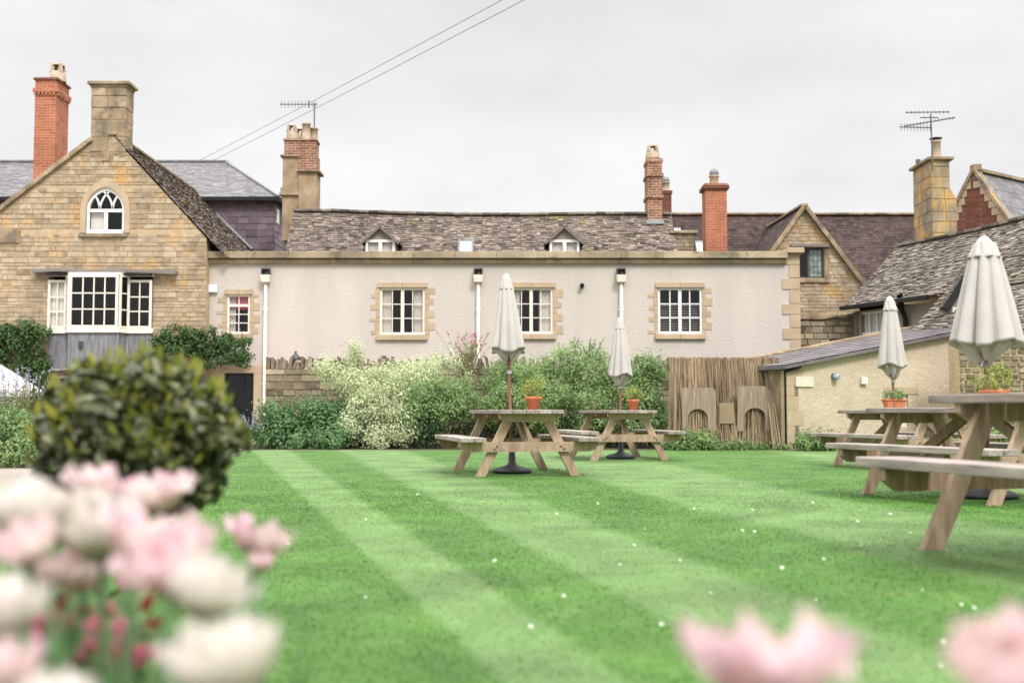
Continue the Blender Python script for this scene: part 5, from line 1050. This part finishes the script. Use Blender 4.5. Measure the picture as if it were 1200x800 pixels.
# ================================================================== POT PLANTS
def pot_plant(loc, r, hh, label, seed, m=L_YEL, ph=.2, pw=.16, dark=None, square=False):
    x, y, z = loc; e = empty('potted_plant', loc, label, 'potted plant', 'pot plants on the picnic tables'); mb = MB()
    if square:
        for (a, b, c, d, z0, z1, gg) in ((-r * 1.3, r * 1.3, -r, r, 0, hh, .012),):
            mb.hexa([(x + a * .85, y + c * .85, z), (x + b * .85, y + c * .85, z), (x + b * .85, y + d * .85, z), (x + a * .85, y + d * .85, z), (x + a, y + c, z + hh), (x + b, y + c, z + hh), (x + b, y + d, z + hh), (x + a, y + d, z + hh)])
            mb.box(x + a - .012, x + b + .012, y + c - .012, y + d + .012, z + hh, z + hh + .02)
        mb.build('pot', POTC, e, .008)
    else:
        mb.lathe(loc, [(.001, 0), (r * .68, 0), (r * .92, hh * .78), (r * 1.04, hh * .78), (r * 1.08, hh), (r * .96, hh), (r * .9, hh * .86), (.001, hh * .86)], 28); mb.build('pot', POTC, e)
    shrub('x', None, None, [(x, y, z + hh + ph * .45, pw, pw, ph * .6), (x + pw * .3, y, z + hh + ph * .75, pw * .5, pw * .5, ph * .4)], 520, .028, m, seed, clump=.025, shell=.3, parent=e, stem=False, zmin=z + hh * .7)
    mb = MB(); r_ = random.Random(seed)
    for i in range(9): a = r_.uniform(0, 2 * PI); mb.tube([(x, y, z + hh * .8), (x + pw * .7 * math.cos(a), y + pw * .7 * math.sin(a), z + hh + ph * r_.uniform(.4, 1))], [.004, .002], 5)
    mb.build('stem', L_DRY, e)
pot_plant((.245, 13.25, .752), .095, .15, 'round orange clay pot with a pale yellow green plant on the middle table', 1, L_YEL, .19, .15)
pot_plant((1.845, 17.35, .752), .095, .16, 'orange clay pot with a small yellow green plant on the table behind, before the hedge', 2, L_YEL, .17, .14)
pot_plant((5.06, 15.08, .752), .10, .12, 'squarish red clay pot of dark geranium leaves beside the pole at the ochre wall', 3, L_MID, .15, .19, square=True)
pot_plant((3.86, 9.12, .752 + gz(3.9, 9.1)), .11, .13, 'clay pot with bright green feathery leaves under the largest closed parasol', 4, L_YEL, .20, .15)
# ================================================================== AERIALS AND CABLES
def aerial(name, base, top, booms, label):
    e = empty(name, base, label, 'aerial'); mb = MB(); mb.tube([base, top], .022, 8); mb.build('mast', DARKM, e)
    for (a, b, n, el_, vert) in booms:
        a, b = Vector(a), Vector(b); mb = MB(); mb.tube([a, b], .014, 6)
        for i in range(n):
            p = lerp(a, b, (i + .5) / n); d = Vector((0, 0, 1)) if vert else Vector((.25, 1, 0)).normalized(); mb.tube([p - d * el_ / 2, p + d * el_ / 2], .008, 5)
        mb.build('boom', DARKM, e)
b0 = at(368.5, 168, 33.5); t0 = at(368.5, 121, 33.5)
aerial('tv_aerial', b0 - Vector((0, 0, 1.0)), t0, [(at(328, 122.5, 33.5), at(372, 122.5, 33.5), 11, .22, True), (at(362, 118, 33.5), at(362, 127, 33.5), 2, .1, False)], 'thin television aerial on the ochre and brick chimney of the slate roofed range')
b0 = at(1093, 200, 30.1); t0 = at(1090.5, 134, 30.1); Yq = 30.1
aerial('tv_aerial', b0, t0, [(at(1061, 132, Yq), at(1113, 131.5, Yq), 11, .09, True), (at(1078, 138, Yq), at(1100, 138, Yq), 2, .05, True), (at(1054, 149, Yq), at(1092, 150, Yq), 10, .20, True), (at(1060, 148, Yq + .8), at(1119, 138, Yq - .9), 14, .3, False)], 'television aerial with several booms on the lichened stone chimney')
for k, (A, B) in enumerate(((at(235, 187.5, 35.2), at(577, 0, 16)), (at(247, 189.5, 34.9), at(602, 0, 15.6)))):
    pts = []
    for i in range(25):
        t = i / 24 * 2.0; p = lerp(A, B, t); p.z -= (.9 * (t / 2) * (1 - t / 2)) * .35; pts.append(p)
    mb = MB(); mb.tube(pts, .007, 6); o = mb.build('overhead_cable', CABLE); tag(o, ('upper overhead cable rising from the grey slate roof across the sky', 'lower overhead cable rising from the grey slate roof across the sky')[k], 'cable', 'overhead cables')
# ================================================================== IVY, SHRUBS AND BORDER PLANTS
def blobs_px(lst):
    out_ = []
    for (px, py, Y, rx, rz, ry) in lst: p = at(px, py, Y); out_.append((p.x, p.y, p.z, rx * Y / FPX, ry, rz * Y / FPX))
    return out_
def boxkeep(px0, px1, py0, py1, Y, wob=.06):
    x0, x1, z0, z1 = rect(px0, px1, py0, py1, Y)
    return lambda P: (P[:, 0] > x0 + wob * np.sin(P[:, 2] * 9)) & (P[:, 0] < x1 + wob * np.sin(P[:, 2] * 7 + 1)) & (P[:, 2] > z0 + wob * np.sin(P[:, 0] * 6)) & (P[:, 2] < z1 + wob * np.sin(P[:, 0] * 5) + wob * .6 * np.sin(P[:, 0] * 13))
shrub('wall_ivy', 'dark glossy ivy clipped square on the stone wall left of the bay window', 'ivy', blobs_px([(px, py, 28.45, 22, 22, .2) for px in range(-60, 60, 16) for py in (388, 405, 424, 440, 456)]), 9000, .085, L_IVY, 1, .09, .1, keep=boxkeep(-80, 56, 376, 470, 28.4), stem=4)
shrub('wall_ivy', 'clipped dark ivy hanging over the wall right of the bay window', 'ivy', blobs_px([(px, py, 28.45, 16, 14, .2) for px in range(186, 292, 12) for py in (392, 403, 414, 424)]), 7500, .08, L_IVY, 2, .08, .1, keep=lambda P, a=boxkeep(178, 250, 381, 420, 28.4), b=boxkeep(240, 297, 394, 430, 28.4), c=boxkeep(178, 240, 381, 416, 28.4): a(P) | b(P), stem=4)
shrub('green_shrub', 'blue green bushy shrub at the left end of the garden wall', 'shrub', blobs_px([(325, 500, 23.0, 24, 30, .5), (350, 490, 23.2, 26, 24, .5), (382, 500, 23.1, 24, 34, .5), (338, 516, 22.7, 36, 16, .5), (390, 515, 22.7, 26, 18, .5), (312, 486, 23, 10, 16, .3), (364, 482, 23, 14, 12, .3)]), 9500, .065, L_BLUE, 3, .10, .45)
shrub('dark_shrub', 'dark green leafy shrub low at the lawn edge under the cream bush', 'shrub', blobs_px([(420, 508, 23.2, 26, 22, .5), (460, 512, 23.2, 26, 18, .5), (500, 505, 23.1, 22, 28, .5), (400, 490, 23.6, 20, 20, .4)]), 6000, .06, L_DARK, 4, .10, .4)
shrub('variegated_shrub', 'big cream and pale green variegated shrub sprawling over the garden wall', 'shrub', blobs_px([(380, 433, 24.2, 20, 9, .3), (400, 442, 24.0, 22, 12, .35), (413, 418, 24.3, 9, 15, .25), (416, 412, 24.3, 5, 17, .2), (425, 455, 23.6, 32, 22, .5), (455, 440, 23.7, 26, 14, .5), (484, 443, 23.4, 28, 20, .5), (500, 432, 23.9, 14, 9, .3), (465, 470, 23.2, 34, 24, .5), (430, 480, 23.1, 22, 22, .5), (470, 500, 22.7, 16, 22, .4), (440, 512, 22.6, 24, 12, .4), (408, 500, 22.8, 12, 20, .3), (512, 424, 24.2, 8, 10, .2), (544, 440, 24.3, 6, 16, .2), (528, 426, 24.4, 10, 7, .2)]), 19000, .05, L_VAR, 5, .09, .5, tb=.28)
shrub('green_shrub', 'fresh green rounded shrub just right of the cream variegated one', 'shrub', blobs_px([(500, 465, 23.1, 26, 20, .5), (530, 458, 23.1, 22, 22, .5), (518, 480, 22.9, 28, 18, .5), (545, 470, 23.1, 16, 14, .4), (484, 486, 22.8, 16, 14, .4)]), 8000, .055, L_MID, 6, .09, .45, tb=.1)
shrub('climbing_shrub', 'dark shaded climber on the garden wall behind the middle picnic table', 'climber', blobs_px([(545, 505, 23.8, 30, 22, .3), (600, 500, 23.8, 40, 26, .3), (660, 505, 23.8, 40, 24, .3), (720, 505, 23.8, 40, 24, .3), (765, 490, 24.0, 22, 34, .3)]), 8500, .06, L_DARK, 7, .10, .3)
shrub('hedge', 'fresh green loose hedge growing over the garden wall behind the middle table', 'hedge', blobs_px([(580, 445, 24, 22, 18, .4), (600, 430, 24.2, 20, 12, .3), (625, 440, 23.8, 28, 20, .4), (655, 430, 24.0, 26, 18, .4), (690, 440, 23.8, 30, 22, .4), (640, 465, 23.5, 34, 20, .5), (600, 470, 23.5, 30, 18, .5), (690, 470, 23.5, 30, 20, .5), (720, 445, 23.7, 20, 22, .4), (570, 480, 23.4, 24, 16, .4), (630, 492, 23.3, 34, 14, .4), (700, 495, 23.3, 34, 14, .4), (676, 415, 24.2, 12, 10, .3), (655, 412, 24.2, 9, 8, .2), (703, 416, 24.2, 10, 9, .2), (672, 404, 24.2, 6, 6, .15)]), 22000, .052, L_MID, 8, .085, .5, tb=.12)
shrub('green_shrub', 'bright green upright shrub between the small parasol and the reed screen', 'shrub', blobs_px([(756, 440, 23.4, 20, 22, .4), (765, 430, 23.4, 14, 14, .3), (750, 470, 23.2, 26, 24, .4), (768, 490, 23.1, 16, 24, .4), (740, 500, 23.0, 26, 18, .4)]), 8500, .06, L_MID, 9, .09, .45)
# low bedding along the wall foot
def lowplants(name, label, cat, px0, px1, pyt, Y, n, m, seed, size=.05, h=None, group=None):
    lst = [(px, lerp(pyt, 527, .55) + rnd.uniform(-2, 2), Y + rnd.uniform(-.1, .1), (px1 - px0) * .16 + 3, (527 - pyt) * .5, .22) for px in np.linspace(px0, px1, 6)]
    return shrub(name, label, cat, blobs_px(lst), n, size, m, seed, .07, .4, stem=3, group=group)
lowplants('border_plant', 'low bright weedy greenery at the left foot of the reed screen', 'plant', 785, 832, 506, 21.8, 2600, L_MID, 21, .06)
lowplants('border_plant', 'thin line of small weeds along the right foot of the reed screen', 'plant', 845, 915, 519, 21.8, 1500, L_MID, 22, .05)
lowplants('border_plant', 'leafy green clump in the corner between reed screen and ochre wall', 'plant', 942, 972, 508, 21.3, 2200, L_MID, 23, .07)
lowplants('border_plant', 'green weeds along the foot of the rubble wall behind the tables', 'plant', 1125, 1240, 500, 20.6, 3500, L_MID, 24, .07)
def spiky(name, label, cat, px, py0, Y, n, hgt, wid, m, fm, seed, zb=0, hang=.35, blade=True):
    p = at(px, py0, Y); r = random.Random(seed); e = empty(name, (p.x, Y, zb), label, cat); st = MB(); fl = MB()
    for i in range(n):
        a = r.uniform(0, 2 * PI); q = r.uniform(.2, 1) * wid; hh = hgt * r.uniform(.6, 1); b = Vector((p.x + .15 * q * math.cos(a), Y + .1 * q * math.sin(a), zb)); t = Vector((p.x + q * math.cos(a), Y + q * .5 * math.sin(a), zb + hh)); md = lerp(b, t, .55) + Vector((0, 0, hh * .08))
        st.tube([b, md, t], [.008, .006, .003], 4)
        for k in range(5):
            c = lerp(b, t, r.uniform(.2, .85)); dv = Vector((r.uniform(-1, 1), r.uniform(-.6, .6), r.uniform(.1, 1))).normalized() * r.uniform(.06, .13); w = Vector((-dv.z, 0, dv.x)) * .16; st.face([c, c + dv * .5 + w, c + dv, c + dv * .5 - w], r.random())
        if fm:
            dv = (t - md).normalized(); L_ = r.uniform(.08, .16)
            for k in range(9):
                c = t + dv * L_ * (k / 9) ; o2 = Vector((r.uniform(-1, 1), r.uniform(-1, 1), r.uniform(-1, 1))).normalized() * .03 * (1 - k / 14); o3 = Vector((r.uniform(-1, 1), r.uniform(-1, 1), r.uniform(-1, 1))).normalized() * .025; fl.face([c, c + o2, c + o2 + o3, c + o3], r.random())
    st.build('stem', m, e)
    if fm: fl.build('flower', fm, e)
    return e
spiky('wall_valerian', 'wispy plant with dusky magenta flower spikes growing from the garden wall top', 'plant', 547, 440, 24.6, 34, .95, .62, L_DRY, P_MAG, 31, at(0, 438, 24.6).z - .1)
spiky('tall_weed', 'thin tall weed sprays standing above the loose green hedge', 'plant', 690, 415, 24.4, 16, .62, .5, L_MID, None, 33, at(0, 422, 24.4).z - .1)
spiky('blue_flower', 'grey blue flowering stems beside the doorway at the lawn edge', 'plant', 297, 510, 22.8, 26, .62, .28, L_BLUE, P_LIL, 34, 0)
spiky('dry_clump', 'tan clump of dry stems at the lawn corner below the door', 'plant', 287, 528, 21.9, 40, .22, .32, L_DRY, None, 35, 0)
shrub('lavender_bush', 'soft grey green bush in the gravel border at the left edge', 'shrub', blobs_px([(-30, 495, 15.6, 45, 40, .5), (8, 498, 15.6, 30, 30, .4), (30, 508, 15.5, 26, 26, .4), (-10, 530, 15.2, 60, 18, .4), (35, 532, 15.2, 22, 16, .3)]), 9000, .045, L_MID, 41, .07, .45)
spiky('tall_grass_clump', 'feathery upright stems above the border at the left edge', 'plant', 15, 490, 16.2, 90, 1.28, .62, L_DRY, P_LIL, 42, 0)
spiky('tall_grass_clump', 'dark thin stems rising beside the left edge of the round topiary', 'plant', 46, 480, 16.4, 50, 1.35, .34, L_DARK, None, 43, 0)
# ================================================================== TOPIARY BALL
tx = at(162, 511, 3.0); rs = np.random.default_rng(8); n = 5600; e = empty('topiary_ball', (tx.x, 3.0, 0), 'dark green clipped ball shrub with bronze and yellow young shoots', 'topiary')
d = rs.normal(size=(n, 3)); d /= np.linalg.norm(d, axis=1, keepdims=True); lump = 1 + .07 * np.sin(5 * d[:, 0] + 2) * np.sin(4 * d[:, 2] + 1) + .06 * np.sin(9 * d[:, 0] + 7 * d[:, 2]) + .04 * np.clip(rs.normal(size=n), -1.5, 1.5)
rad = np.where(rs.uniform(0, 1, n) < .75, rs.uniform(.86, 1.03, n), rs.uniform(.45, .9, n)) * lump; sx, sz = .245, .200
C = np.stack([tx.x + d[:, 0] * rad * sx, 3.0 + d[:, 1] * rad * sx, tx.z - .0 + d[:, 2] * rad * sz], 1); Nn = d * .7 + rs.normal(size=(n, 3)) * .5 + np.array([0, 0, .5])
V, Fc, k = leaf_arrays(C, Nn, .046, rs, .46, var=.5); fast_mesh('foliage', V, Fc, 4, np.repeat(rs.uniform(0, 1, n), k), L_TOP, e)
n = 300; d = rs.normal(size=(n, 3)); d[:, 2] = np.abs(d[:, 2]) * 1.3 - .15 * rs.uniform(0, 3, n); d /= np.linalg.norm(d, axis=1, keepdims=True); rr_ = rs.uniform(.95, 1.13, n); d = d * rr_[:, None]; C = np.stack([tx.x + d[:, 0] * 1.0 * sx, 3 + d[:, 1] * 1.0 * sx, tx.z + d[:, 2] * 1.03 * sz + .004], 1); Nn = rs.normal(size=(n, 3)); Nn[:, 2] *= .25
# shoots stand up: leaf axis near vertical
T = d * .6 + np.array([0, 0, 1.0]) + rs.normal(size=(n, 3)) * .25; T /= np.linalg.norm(T, axis=1, keepdims=True); Nn = Nn - (Nn * T).sum(1)[:, None] * T; Nn /= np.linalg.norm(Nn, axis=1, keepdims=True); B_ = np.cross(T, Nn); s_ = rs.uniform(.03, .055, n)[:, None]
V = np.stack([C - T * s_ * .5, C + B_ * s_ * .2, C + T * s_ * .6, C - B_ * s_ * .2], 1).reshape(-1, 3); fast_mesh('young_shoots', V, np.arange(n)[:, None] * 4 + np.array([[0, 1, 2, 3]]), 4, rs.uniform(0, 1, n), L_TIP, e)
mb = MB(); mb.lathe((tx.x, 3.0, tx.z), [(sx * .62 * math.cos(a), sz * .62 * math.sin(a)) for a in np.linspace(-PI / 2, PI / 2, 10)], 20); mb.build('inner_twigs', mat('inner_twigs', [(.035, .035, .015), (.09, .07, .04)], .95, 18, 1, .01, 30, tint=False), e)
mb = MB(); mb.tube([(tx.x, 3, -.02), (tx.x + .01, 3, .3), (tx.x, 3, tx.z - .1)], [.025, .02, .018], 10); mb.build('trunk', BARK, e)
# ================================================================== FLOWER BED
pl = [(-3.4, -1.5), (2.2, -1.5), (2.2, .55), (.6, .68), (-.42, 1.0), (-.62, 1.9), (-.75, 2.6), (-.80, 3.4), (-2.6, 3.5), (-3.2, 2.2)]
mb = MB(); zb = .075; mb.face([(x, y, zb) for x, y in pl])
for a in range(len(pl)):
    p, q = pl[a], pl[(a + 1) % len(pl)]; mb.face([(*p, -.03), (*q, -.03), (*q, zb), (*p, zb)])
tag(mb.build('flower_bed', SOIL, loc=(0, 0, 0)), kind='structure')
def petal_pts(w, L_, cup, flare, n=7, m_=6, twist=0, ruf=.0, seed=0):
    """grid of points of one petal: base at origin, grows along +z, leans out along +x"""
    r = random.Random(seed); ph = r.uniform(0, 6); g = []
    for i in range(n + 1):
        t = i / n; a_ = t * (2.35 - 1.0 * flare); out_ = cup * math.sin(min(a_, 2.6)) + .012 * flare * t * t; z = L_ * (1 - math.cos(min(PI, t * 2.1))) / 1.55 * (1 - .25 * flare * t); wid = w * max(.12, math.sin(PI * (.14 + .70 * t))) ** .6
        row = []
        for j in range(m_ + 1):
            s = j / m_ * 2 - 1; x = out_ - .30 * wid * s * s; y = wid * s * .5; z_ = z - .34 * L_ * s * s * t ** 3 + ruf * math.sin(6 * s + ph) * t * t; row.append((x + ruf * .8 * math.sin(4 * s + 3 * t + ph) * t, y, z_))
        g.append(row)
    return g
def make_tulip(kind, m, seed, hh=.5, open_=0.0, size=1.0):
    r = random.Random(seed); e = empty('tulip', (0, 0, 0), 'x', 'tulip', 'tulips in the foreground bed'); mb = MB(); bx = 0.0; top = Vector((0, 0, hh))
    from mathutils import Euler
    RT = Euler((r.uniform(-.35, .35), r.uniform(-.35, .35), 0)).to_matrix()
    rings = ((6, .036, .070, .026, .0), (5, .034, .066, .018, .35)) if kind != 'double' else ((6, .044, .080, .031, .0), (6, .042, .088, .026, .5), (5, .036, .088, .018, .2), (4, .028, .080, .009, .9))
    for ri, (n, w, L_, cup, a0) in enumerate(rings):
        for k in range(n):
            an = a0 + 2 * PI * k / n + r.uniform(-.12, .12); fl = min(1.3, open_ * r.uniform(.3, 1.3)) * (1 if ri == 0 else .35)
            g = petal_pts(w * r.uniform(.92, 1.08) * size * 1.5, L_ * r.uniform(.88, 1.08) * size, cup * size * (1.25 + open_ * .35), fl, ruf=.0055 * size, seed=seed * 31 + ri * 7 + k); b = len(mb.v); ca, sa = math.cos(an), math.sin(an)
            for row in g:
                for (x, y, z) in row: X_ = x + .003; q = RT @ Vector((X_ * ca - y * sa, X_ * sa + y * ca, z)); mb.v.append((top.x + q.x, top.y + q.y, top.z + q.z))
            m2 = len(g[0]); T0 = r.uniform(-.32, .22)
            for i in range(len(g) - 1):
                for j in range(m2 - 1):
                    mb.f.append([b + i * m2 + j, b + i * m2 + j + 1, b + (i + 1) * m2 + j + 1, b + (i + 1) * m2 + j]); s = abs((j + .5) / (m2 - 1) * 2 - 1); mb.t.append(min(1, max(0, (i + .5) / (len(g) - 1) * .9 * (.45 + .55 * (1 - s) if kind != 'white' else .75) + (.14 if kind == 'pink' else 0) + T0))); mb.mi.append(0); mb.smooth.append(True)
    bl = mb.build('bloom', m, e)
    mb = MB(); sb = r.uniform(-.02, .02); mb.tube([(sb, 0, 0), (sb * .9, r.uniform(-.01, .01), hh * .5), (0, 0, hh + .006)], [.0055, .005, .0045], 8); mb.build('stem', L_TUL, e)
    leaf_fan(e, r, 3, hh)
    return e
def leaf_fan(e, r, n, hh, base=(0, 0, 0)):
    for k in range(n):
        mb = MB(); a = r.uniform(0, 2 * PI); L_ = hh * r.uniform(.65, .95); w = r.uniform(.035, .055); o_ = r.uniform(.05, .14); b = len(mb.v); N_ = 9
        for i in range(N_ + 1):
            t = i / N_; wd_ = w * math.sin(PI * (.1 + .9 * t) ** .8) ** .8 if t < 1 else .001; x = .01 + o_ * t ** 1.7; z = L_ * (t - .10 * t ** 3)
            for j in (-1, 0, 1): X_, Y_ = x + .012 * abs(j) * (1 - t), j * wd_ * .5; mb.v.append((base[0] + X_ * math.cos(a) - Y_ * math.sin(a), base[1] + X_ * math.sin(a) + Y_ * math.cos(a), base[2] + z))
        for i in range(N_):
            for j in (0, 1): mb.f.append([b + i * 3 + j, b + i * 3 + j + 1, b + i * 3 + j + 4, b + i * 3 + j + 3]); mb.t.append(r.uniform(.2, .8)); mb.mi.append(0); mb.smooth.append(True)
        o = mb.build('leaf', L_TUL, e)
protos = {}
# (px, py of bloom centre, distance, kind, open, size, lean angle deg, label)
TUL = [
 (270, 760, .9, 'double', T_WHITE, .8, .88, 'big fully blurred white tulip at the bottom beside the lawn'),
 (905, 755, .85, 'pink', T_PINK, 1.7, 1.35, 'wide open pale pink tulip low on the right, left of the cut off one'),
 (1185, 748, .85, 'pink', T_PINK, .7, 1.1, 'deep pink tulip cut off at the lower right corner'),
 (238, 674, 1.12, 'double', T_WHITE, .8, .85, 'white tulip with pink shading, rightmost of the dense cluster'),
 (208, 640, 1.28, 'pink', T_PINK, .9, 1.35, 'rosy pink tulip in the middle of the dense cluster'),
 (160, 618, 1.34, 'pink', T_PINK, 1.0, 1.35, 'soft pink tulip overlapping the rosy one on its left side'),
 (120, 600, 1.45, 'double', T_WHITE, .7, 1.2, 'creamy white tulip with blush edges near the top of the cluster'),
 (113, 562, 1.75, 'pink', T_PINK, 1.2, 1.25, 'light pink open tulip in front of the topiary, left of the pair'),
 (190, 566, 1.75, 'pink', T_PINK, 1.6, 1.2, 'bright pink splayed tulip in front of the topiary, right of the pair'),
 (296, 620, 1.75, 'pink', T_PINK, 1.6, 1.1, 'pale pink tulip standing alone against the lawn with a dropped petal'),
 (305, 655, 1.72, 'pink', T_PINK, .2, .5, 'little pink bud just under the lone pale pink tulip'),
 (30, 588, 1.4, 'double', T_WHITE, .4, 1.05, 'cream tulip at the left edge above the gravel'),
 (38, 626, 1.3, 'pink', T_PINK, .9, .9, 'blush tulip at the left edge just under the cream one'),
 (98, 660, 1.5, 'pink', T_PINK, 1.1, 1.05, 'small faded pink tulip above the red flowers'),
 (58, 662, 1.40, 'pink', T_PINK, .8, .75, 'dusky pink tulip leaning left between the blush and the faded ones'),
 (6, 702, 1.05, 'double', T_WHITE, .9, .8, 'large white tulip cut off by the left edge'),
 (-4, 772, .95, 'pink', T_PINK, .6, .8, 'pink tulip in the lower left corner'),
 (48, 822, .95, 'double', T_WHITE, .5, .9, 'white tulip cut off by the bottom edge at the left'),
 (70, 590, 1.55, 'pink', T_PINK, .8, 1.0, 'shell pink tulip in front of the gravel path beside the topiary'),
]
for i, (px, py, d_, kind, m_, op, sz, lb) in enumerate(TUL):
    p = at(px, py, d_); hh = p.z - zb - (.045 if kind == 'double' else .035) * sz; t = make_tulip('double' if kind == 'double' else 'pink', m_, 50 + i, hh, op, sz * .86); t.location = (p.x, d_, zb); t['label'] = lb
# leafy tulip plants without flowers
r = random.Random(77)
for i in range(46):
    y_ = r.uniform(.95, 2.2); x_ = at(r.uniform(5, 225), 600, y_).x; e = empty('leafy_tulip', (x_, y_, zb), 'flowerless clump of broad blue green tulip leaves in the bed', 'plant', 'leafy tulips without flowers'); leaf_fan(e, r, 3, r.uniform(.34, .50), (x_, y_, zb))
    for c_ in e.children: 
        c_.location = (0, 0, 0); me = c_.data
# make_tulip/leaf_fan build around the world origin or given base; parts sit at their thing's origin
def bedding(px, py, d_, m_, label, seed, nf=4, spread=.035, fr=.009):
    fr = .0105 if m_ is P_PNK else fr; p = at(px, py, d_); r = random.Random(seed); e = empty('bedding_flower', (p.x, d_, zb), label, 'flowering plant', 'red and pink bedding flowers'); st = MB(); fl = MB()
    rs_ = np.random.default_rng(seed)
    for i in range(nf):
        c = p + Vector((r.uniform(-1, 1) * spread, r.uniform(-1, 1) * spread, r.uniform(-1, 1) * spread * .8)); st.tube([(p.x, d_, zb), lerp(Vector((p.x, d_, zb)), c, .5) + Vector((.01, 0, 0)), c], .0025, 5)
        for k in range(34):
            dv = Vector((r.gauss(0, 1), r.gauss(0, 1), r.gauss(0, 1) + .4)).normalized(); b = c + dv * fr * .3; w = dv.cross(Vector((r.random(), r.random(), r.random()))).normalized() * fr * .55; fl.face([b, b + dv * fr * .7 + w, b + dv * fr * 1.15, b + dv * fr * .7 - w], r.random())
    for k in range(26):
        a = r.uniform(0, 2 * PI); c = Vector((p.x + r.uniform(0, .07) * math.cos(a), d_ + r.uniform(0, .07) * math.sin(a), zb + r.uniform(.02, max(.05, p.z - zb - .03)))); dv = Vector((math.cos(a), math.sin(a), r.uniform(0, .9))).normalized() * .06; w = Vector((-math.sin(a), math.cos(a), 0)) * .014; st.face([c, c + dv * .5 + w, c + dv, c + dv * .5 - w], r.random())
    st.build('stem', L_MID, e); fl.build('flower', m_, e); return e
BED = [(80, 735, 1.55, P_PNK, 'bright rose pink pompom flowers, leftmost of the lower pink tufts'), (118, 742, 1.5, P_PNK, 'rose pink pompom flowers in the middle of the lower tufts'), (140, 765, 1.45, P_PNK, 'rose pink pompoms closest to the big white tulip'), (112, 785, 1.5, P_RED, 'dark crimson flowers at the very bottom of the bed'), (58, 748, 1.5, P_PNK, 'dusty pink tuft near the left white tulips'),
       (78, 632, 2.1, P_RED, 'crimson flowers behind the faded pink tulip'), (95, 640, 2.1, P_PNK, 'small pink and white pompoms beside the crimson ones behind'), (135, 668, 1.9, P_PNK, 'single pink tuft under the soft pink tulips'), (125, 712, 1.75, P_RED, 'deep red flowers between the pale stems'), (48, 700, 1.7, P_RED, 'dark red flowers beside the large left white tulip'), (175, 720, 1.7, P_RED, 'dark red specks among leaves near the lawn side of the bed'), (80, 700, 1.8, P_RED, 'dark red flowers above the leftmost pink tuft'), (165, 585, 2.3, P_WHT, 'tiny white flowers at the foot of the topiary ball')]
for i, (px, py, d_, m_, lb) in enumerate(BED): bedding(px, py, d_, m_, lb, 200 + i, 2 if m_ is P_RED else 5)
rs = np.random.default_rng(44); n = 2600; X_ = rs.uniform(-2.0, -.2, n); Y_ = rs.uniform(.9, 3.0, n); ok = (X_ > -.62 * Y_) & (X_ < -.34 * Y_ + .05) ; X_, Y_ = X_[ok], Y_[ok]; C = np.stack([X_, Y_, zb + rs.uniform(.01, .20, len(X_))], 1); Nn = rs.normal(size=C.shape) * .5 + np.array([0, -.2, 1])
V, Fc, k = leaf_arrays(C, Nn, .06, rs, .4); o = fast_mesh('ground_cover', V, Fc, 4, np.repeat(rs.uniform(0, 1, len(C)), k), L_DARK, loc=(0, 0, 0)); tag(o, 'dense low green leaves covering the soil of the flower bed', 'ground cover', kind='stuff')
# ================================================================== DAISIES AND FALLEN PETALS ON THE LAWN
def daisy():
    e = empty('daisy', (0, 0, 0), 'x', 'daisy', 'daisies in the lawn'); mb = MB()
    for k in range(11):
        a = 2 * PI * k / 11; c, s = math.cos(a), math.sin(a); q = lambda x, y, z: (x * c - y * s, (x * s + y * c) * .75, .030 + z + (x * s + y * c) * .65); mb.face([q(.003, 0, 0), q(.011, .0035, .002), q(.015, 0, .001), q(.011, -.0035, .002)])
    mb.build('petals', P_WHT, e); mb = MB(); mb.lathe((0, 0, .03), [(.005, 0), (.005, .004), (.001, .006)], 8); mb.build('centre', L_YEL, e); mb = MB(); mb.tube([(0, 0, 0), (0, 0, .031)], .001, 5); mb.build('stem', L_MID, e); return e
dz = daisy(); PX = [(725, 662), (773, 733), (622, 736), (952, 702), (913, 668), (830, 695), (795, 658), (742, 640), (565, 588), (490, 581), (652, 604), (755, 620), (1063, 626), (1028, 632), (962, 656), (1002, 614), (1040, 606), (882, 625), (868, 624), (1125, 745), (1105, 765), (1098, 752), (1120, 708), (1135, 712), (660, 700), (700, 592), (880, 600), (950, 592), (430, 700), (340, 640), (1005, 640), (1095, 780), (430, 610), (1075, 690), (580, 660), (812, 598)]
r = random.Random(3)
for i, (px, py) in enumerate(PX):
    s = (py - HZ); Yd = CH * FPX / s; Yd = Yd - gz((px - 600) / s * CH, Yd) * FPX / s; x = (px - 600) / FPX * Yd; sc = r.uniform(.35, .8); lb = 'small white daisy open in the mown lawn'
    if i == 0: dz.location = (x, Yd, gz(x, Yd)); dz['label'] = lb; dz.scale = (sc,) * 3
    else: dup(dz, (x, Yd, gz(x, Yd)), r.uniform(-.8, .8), lb, (sc,) * 3)
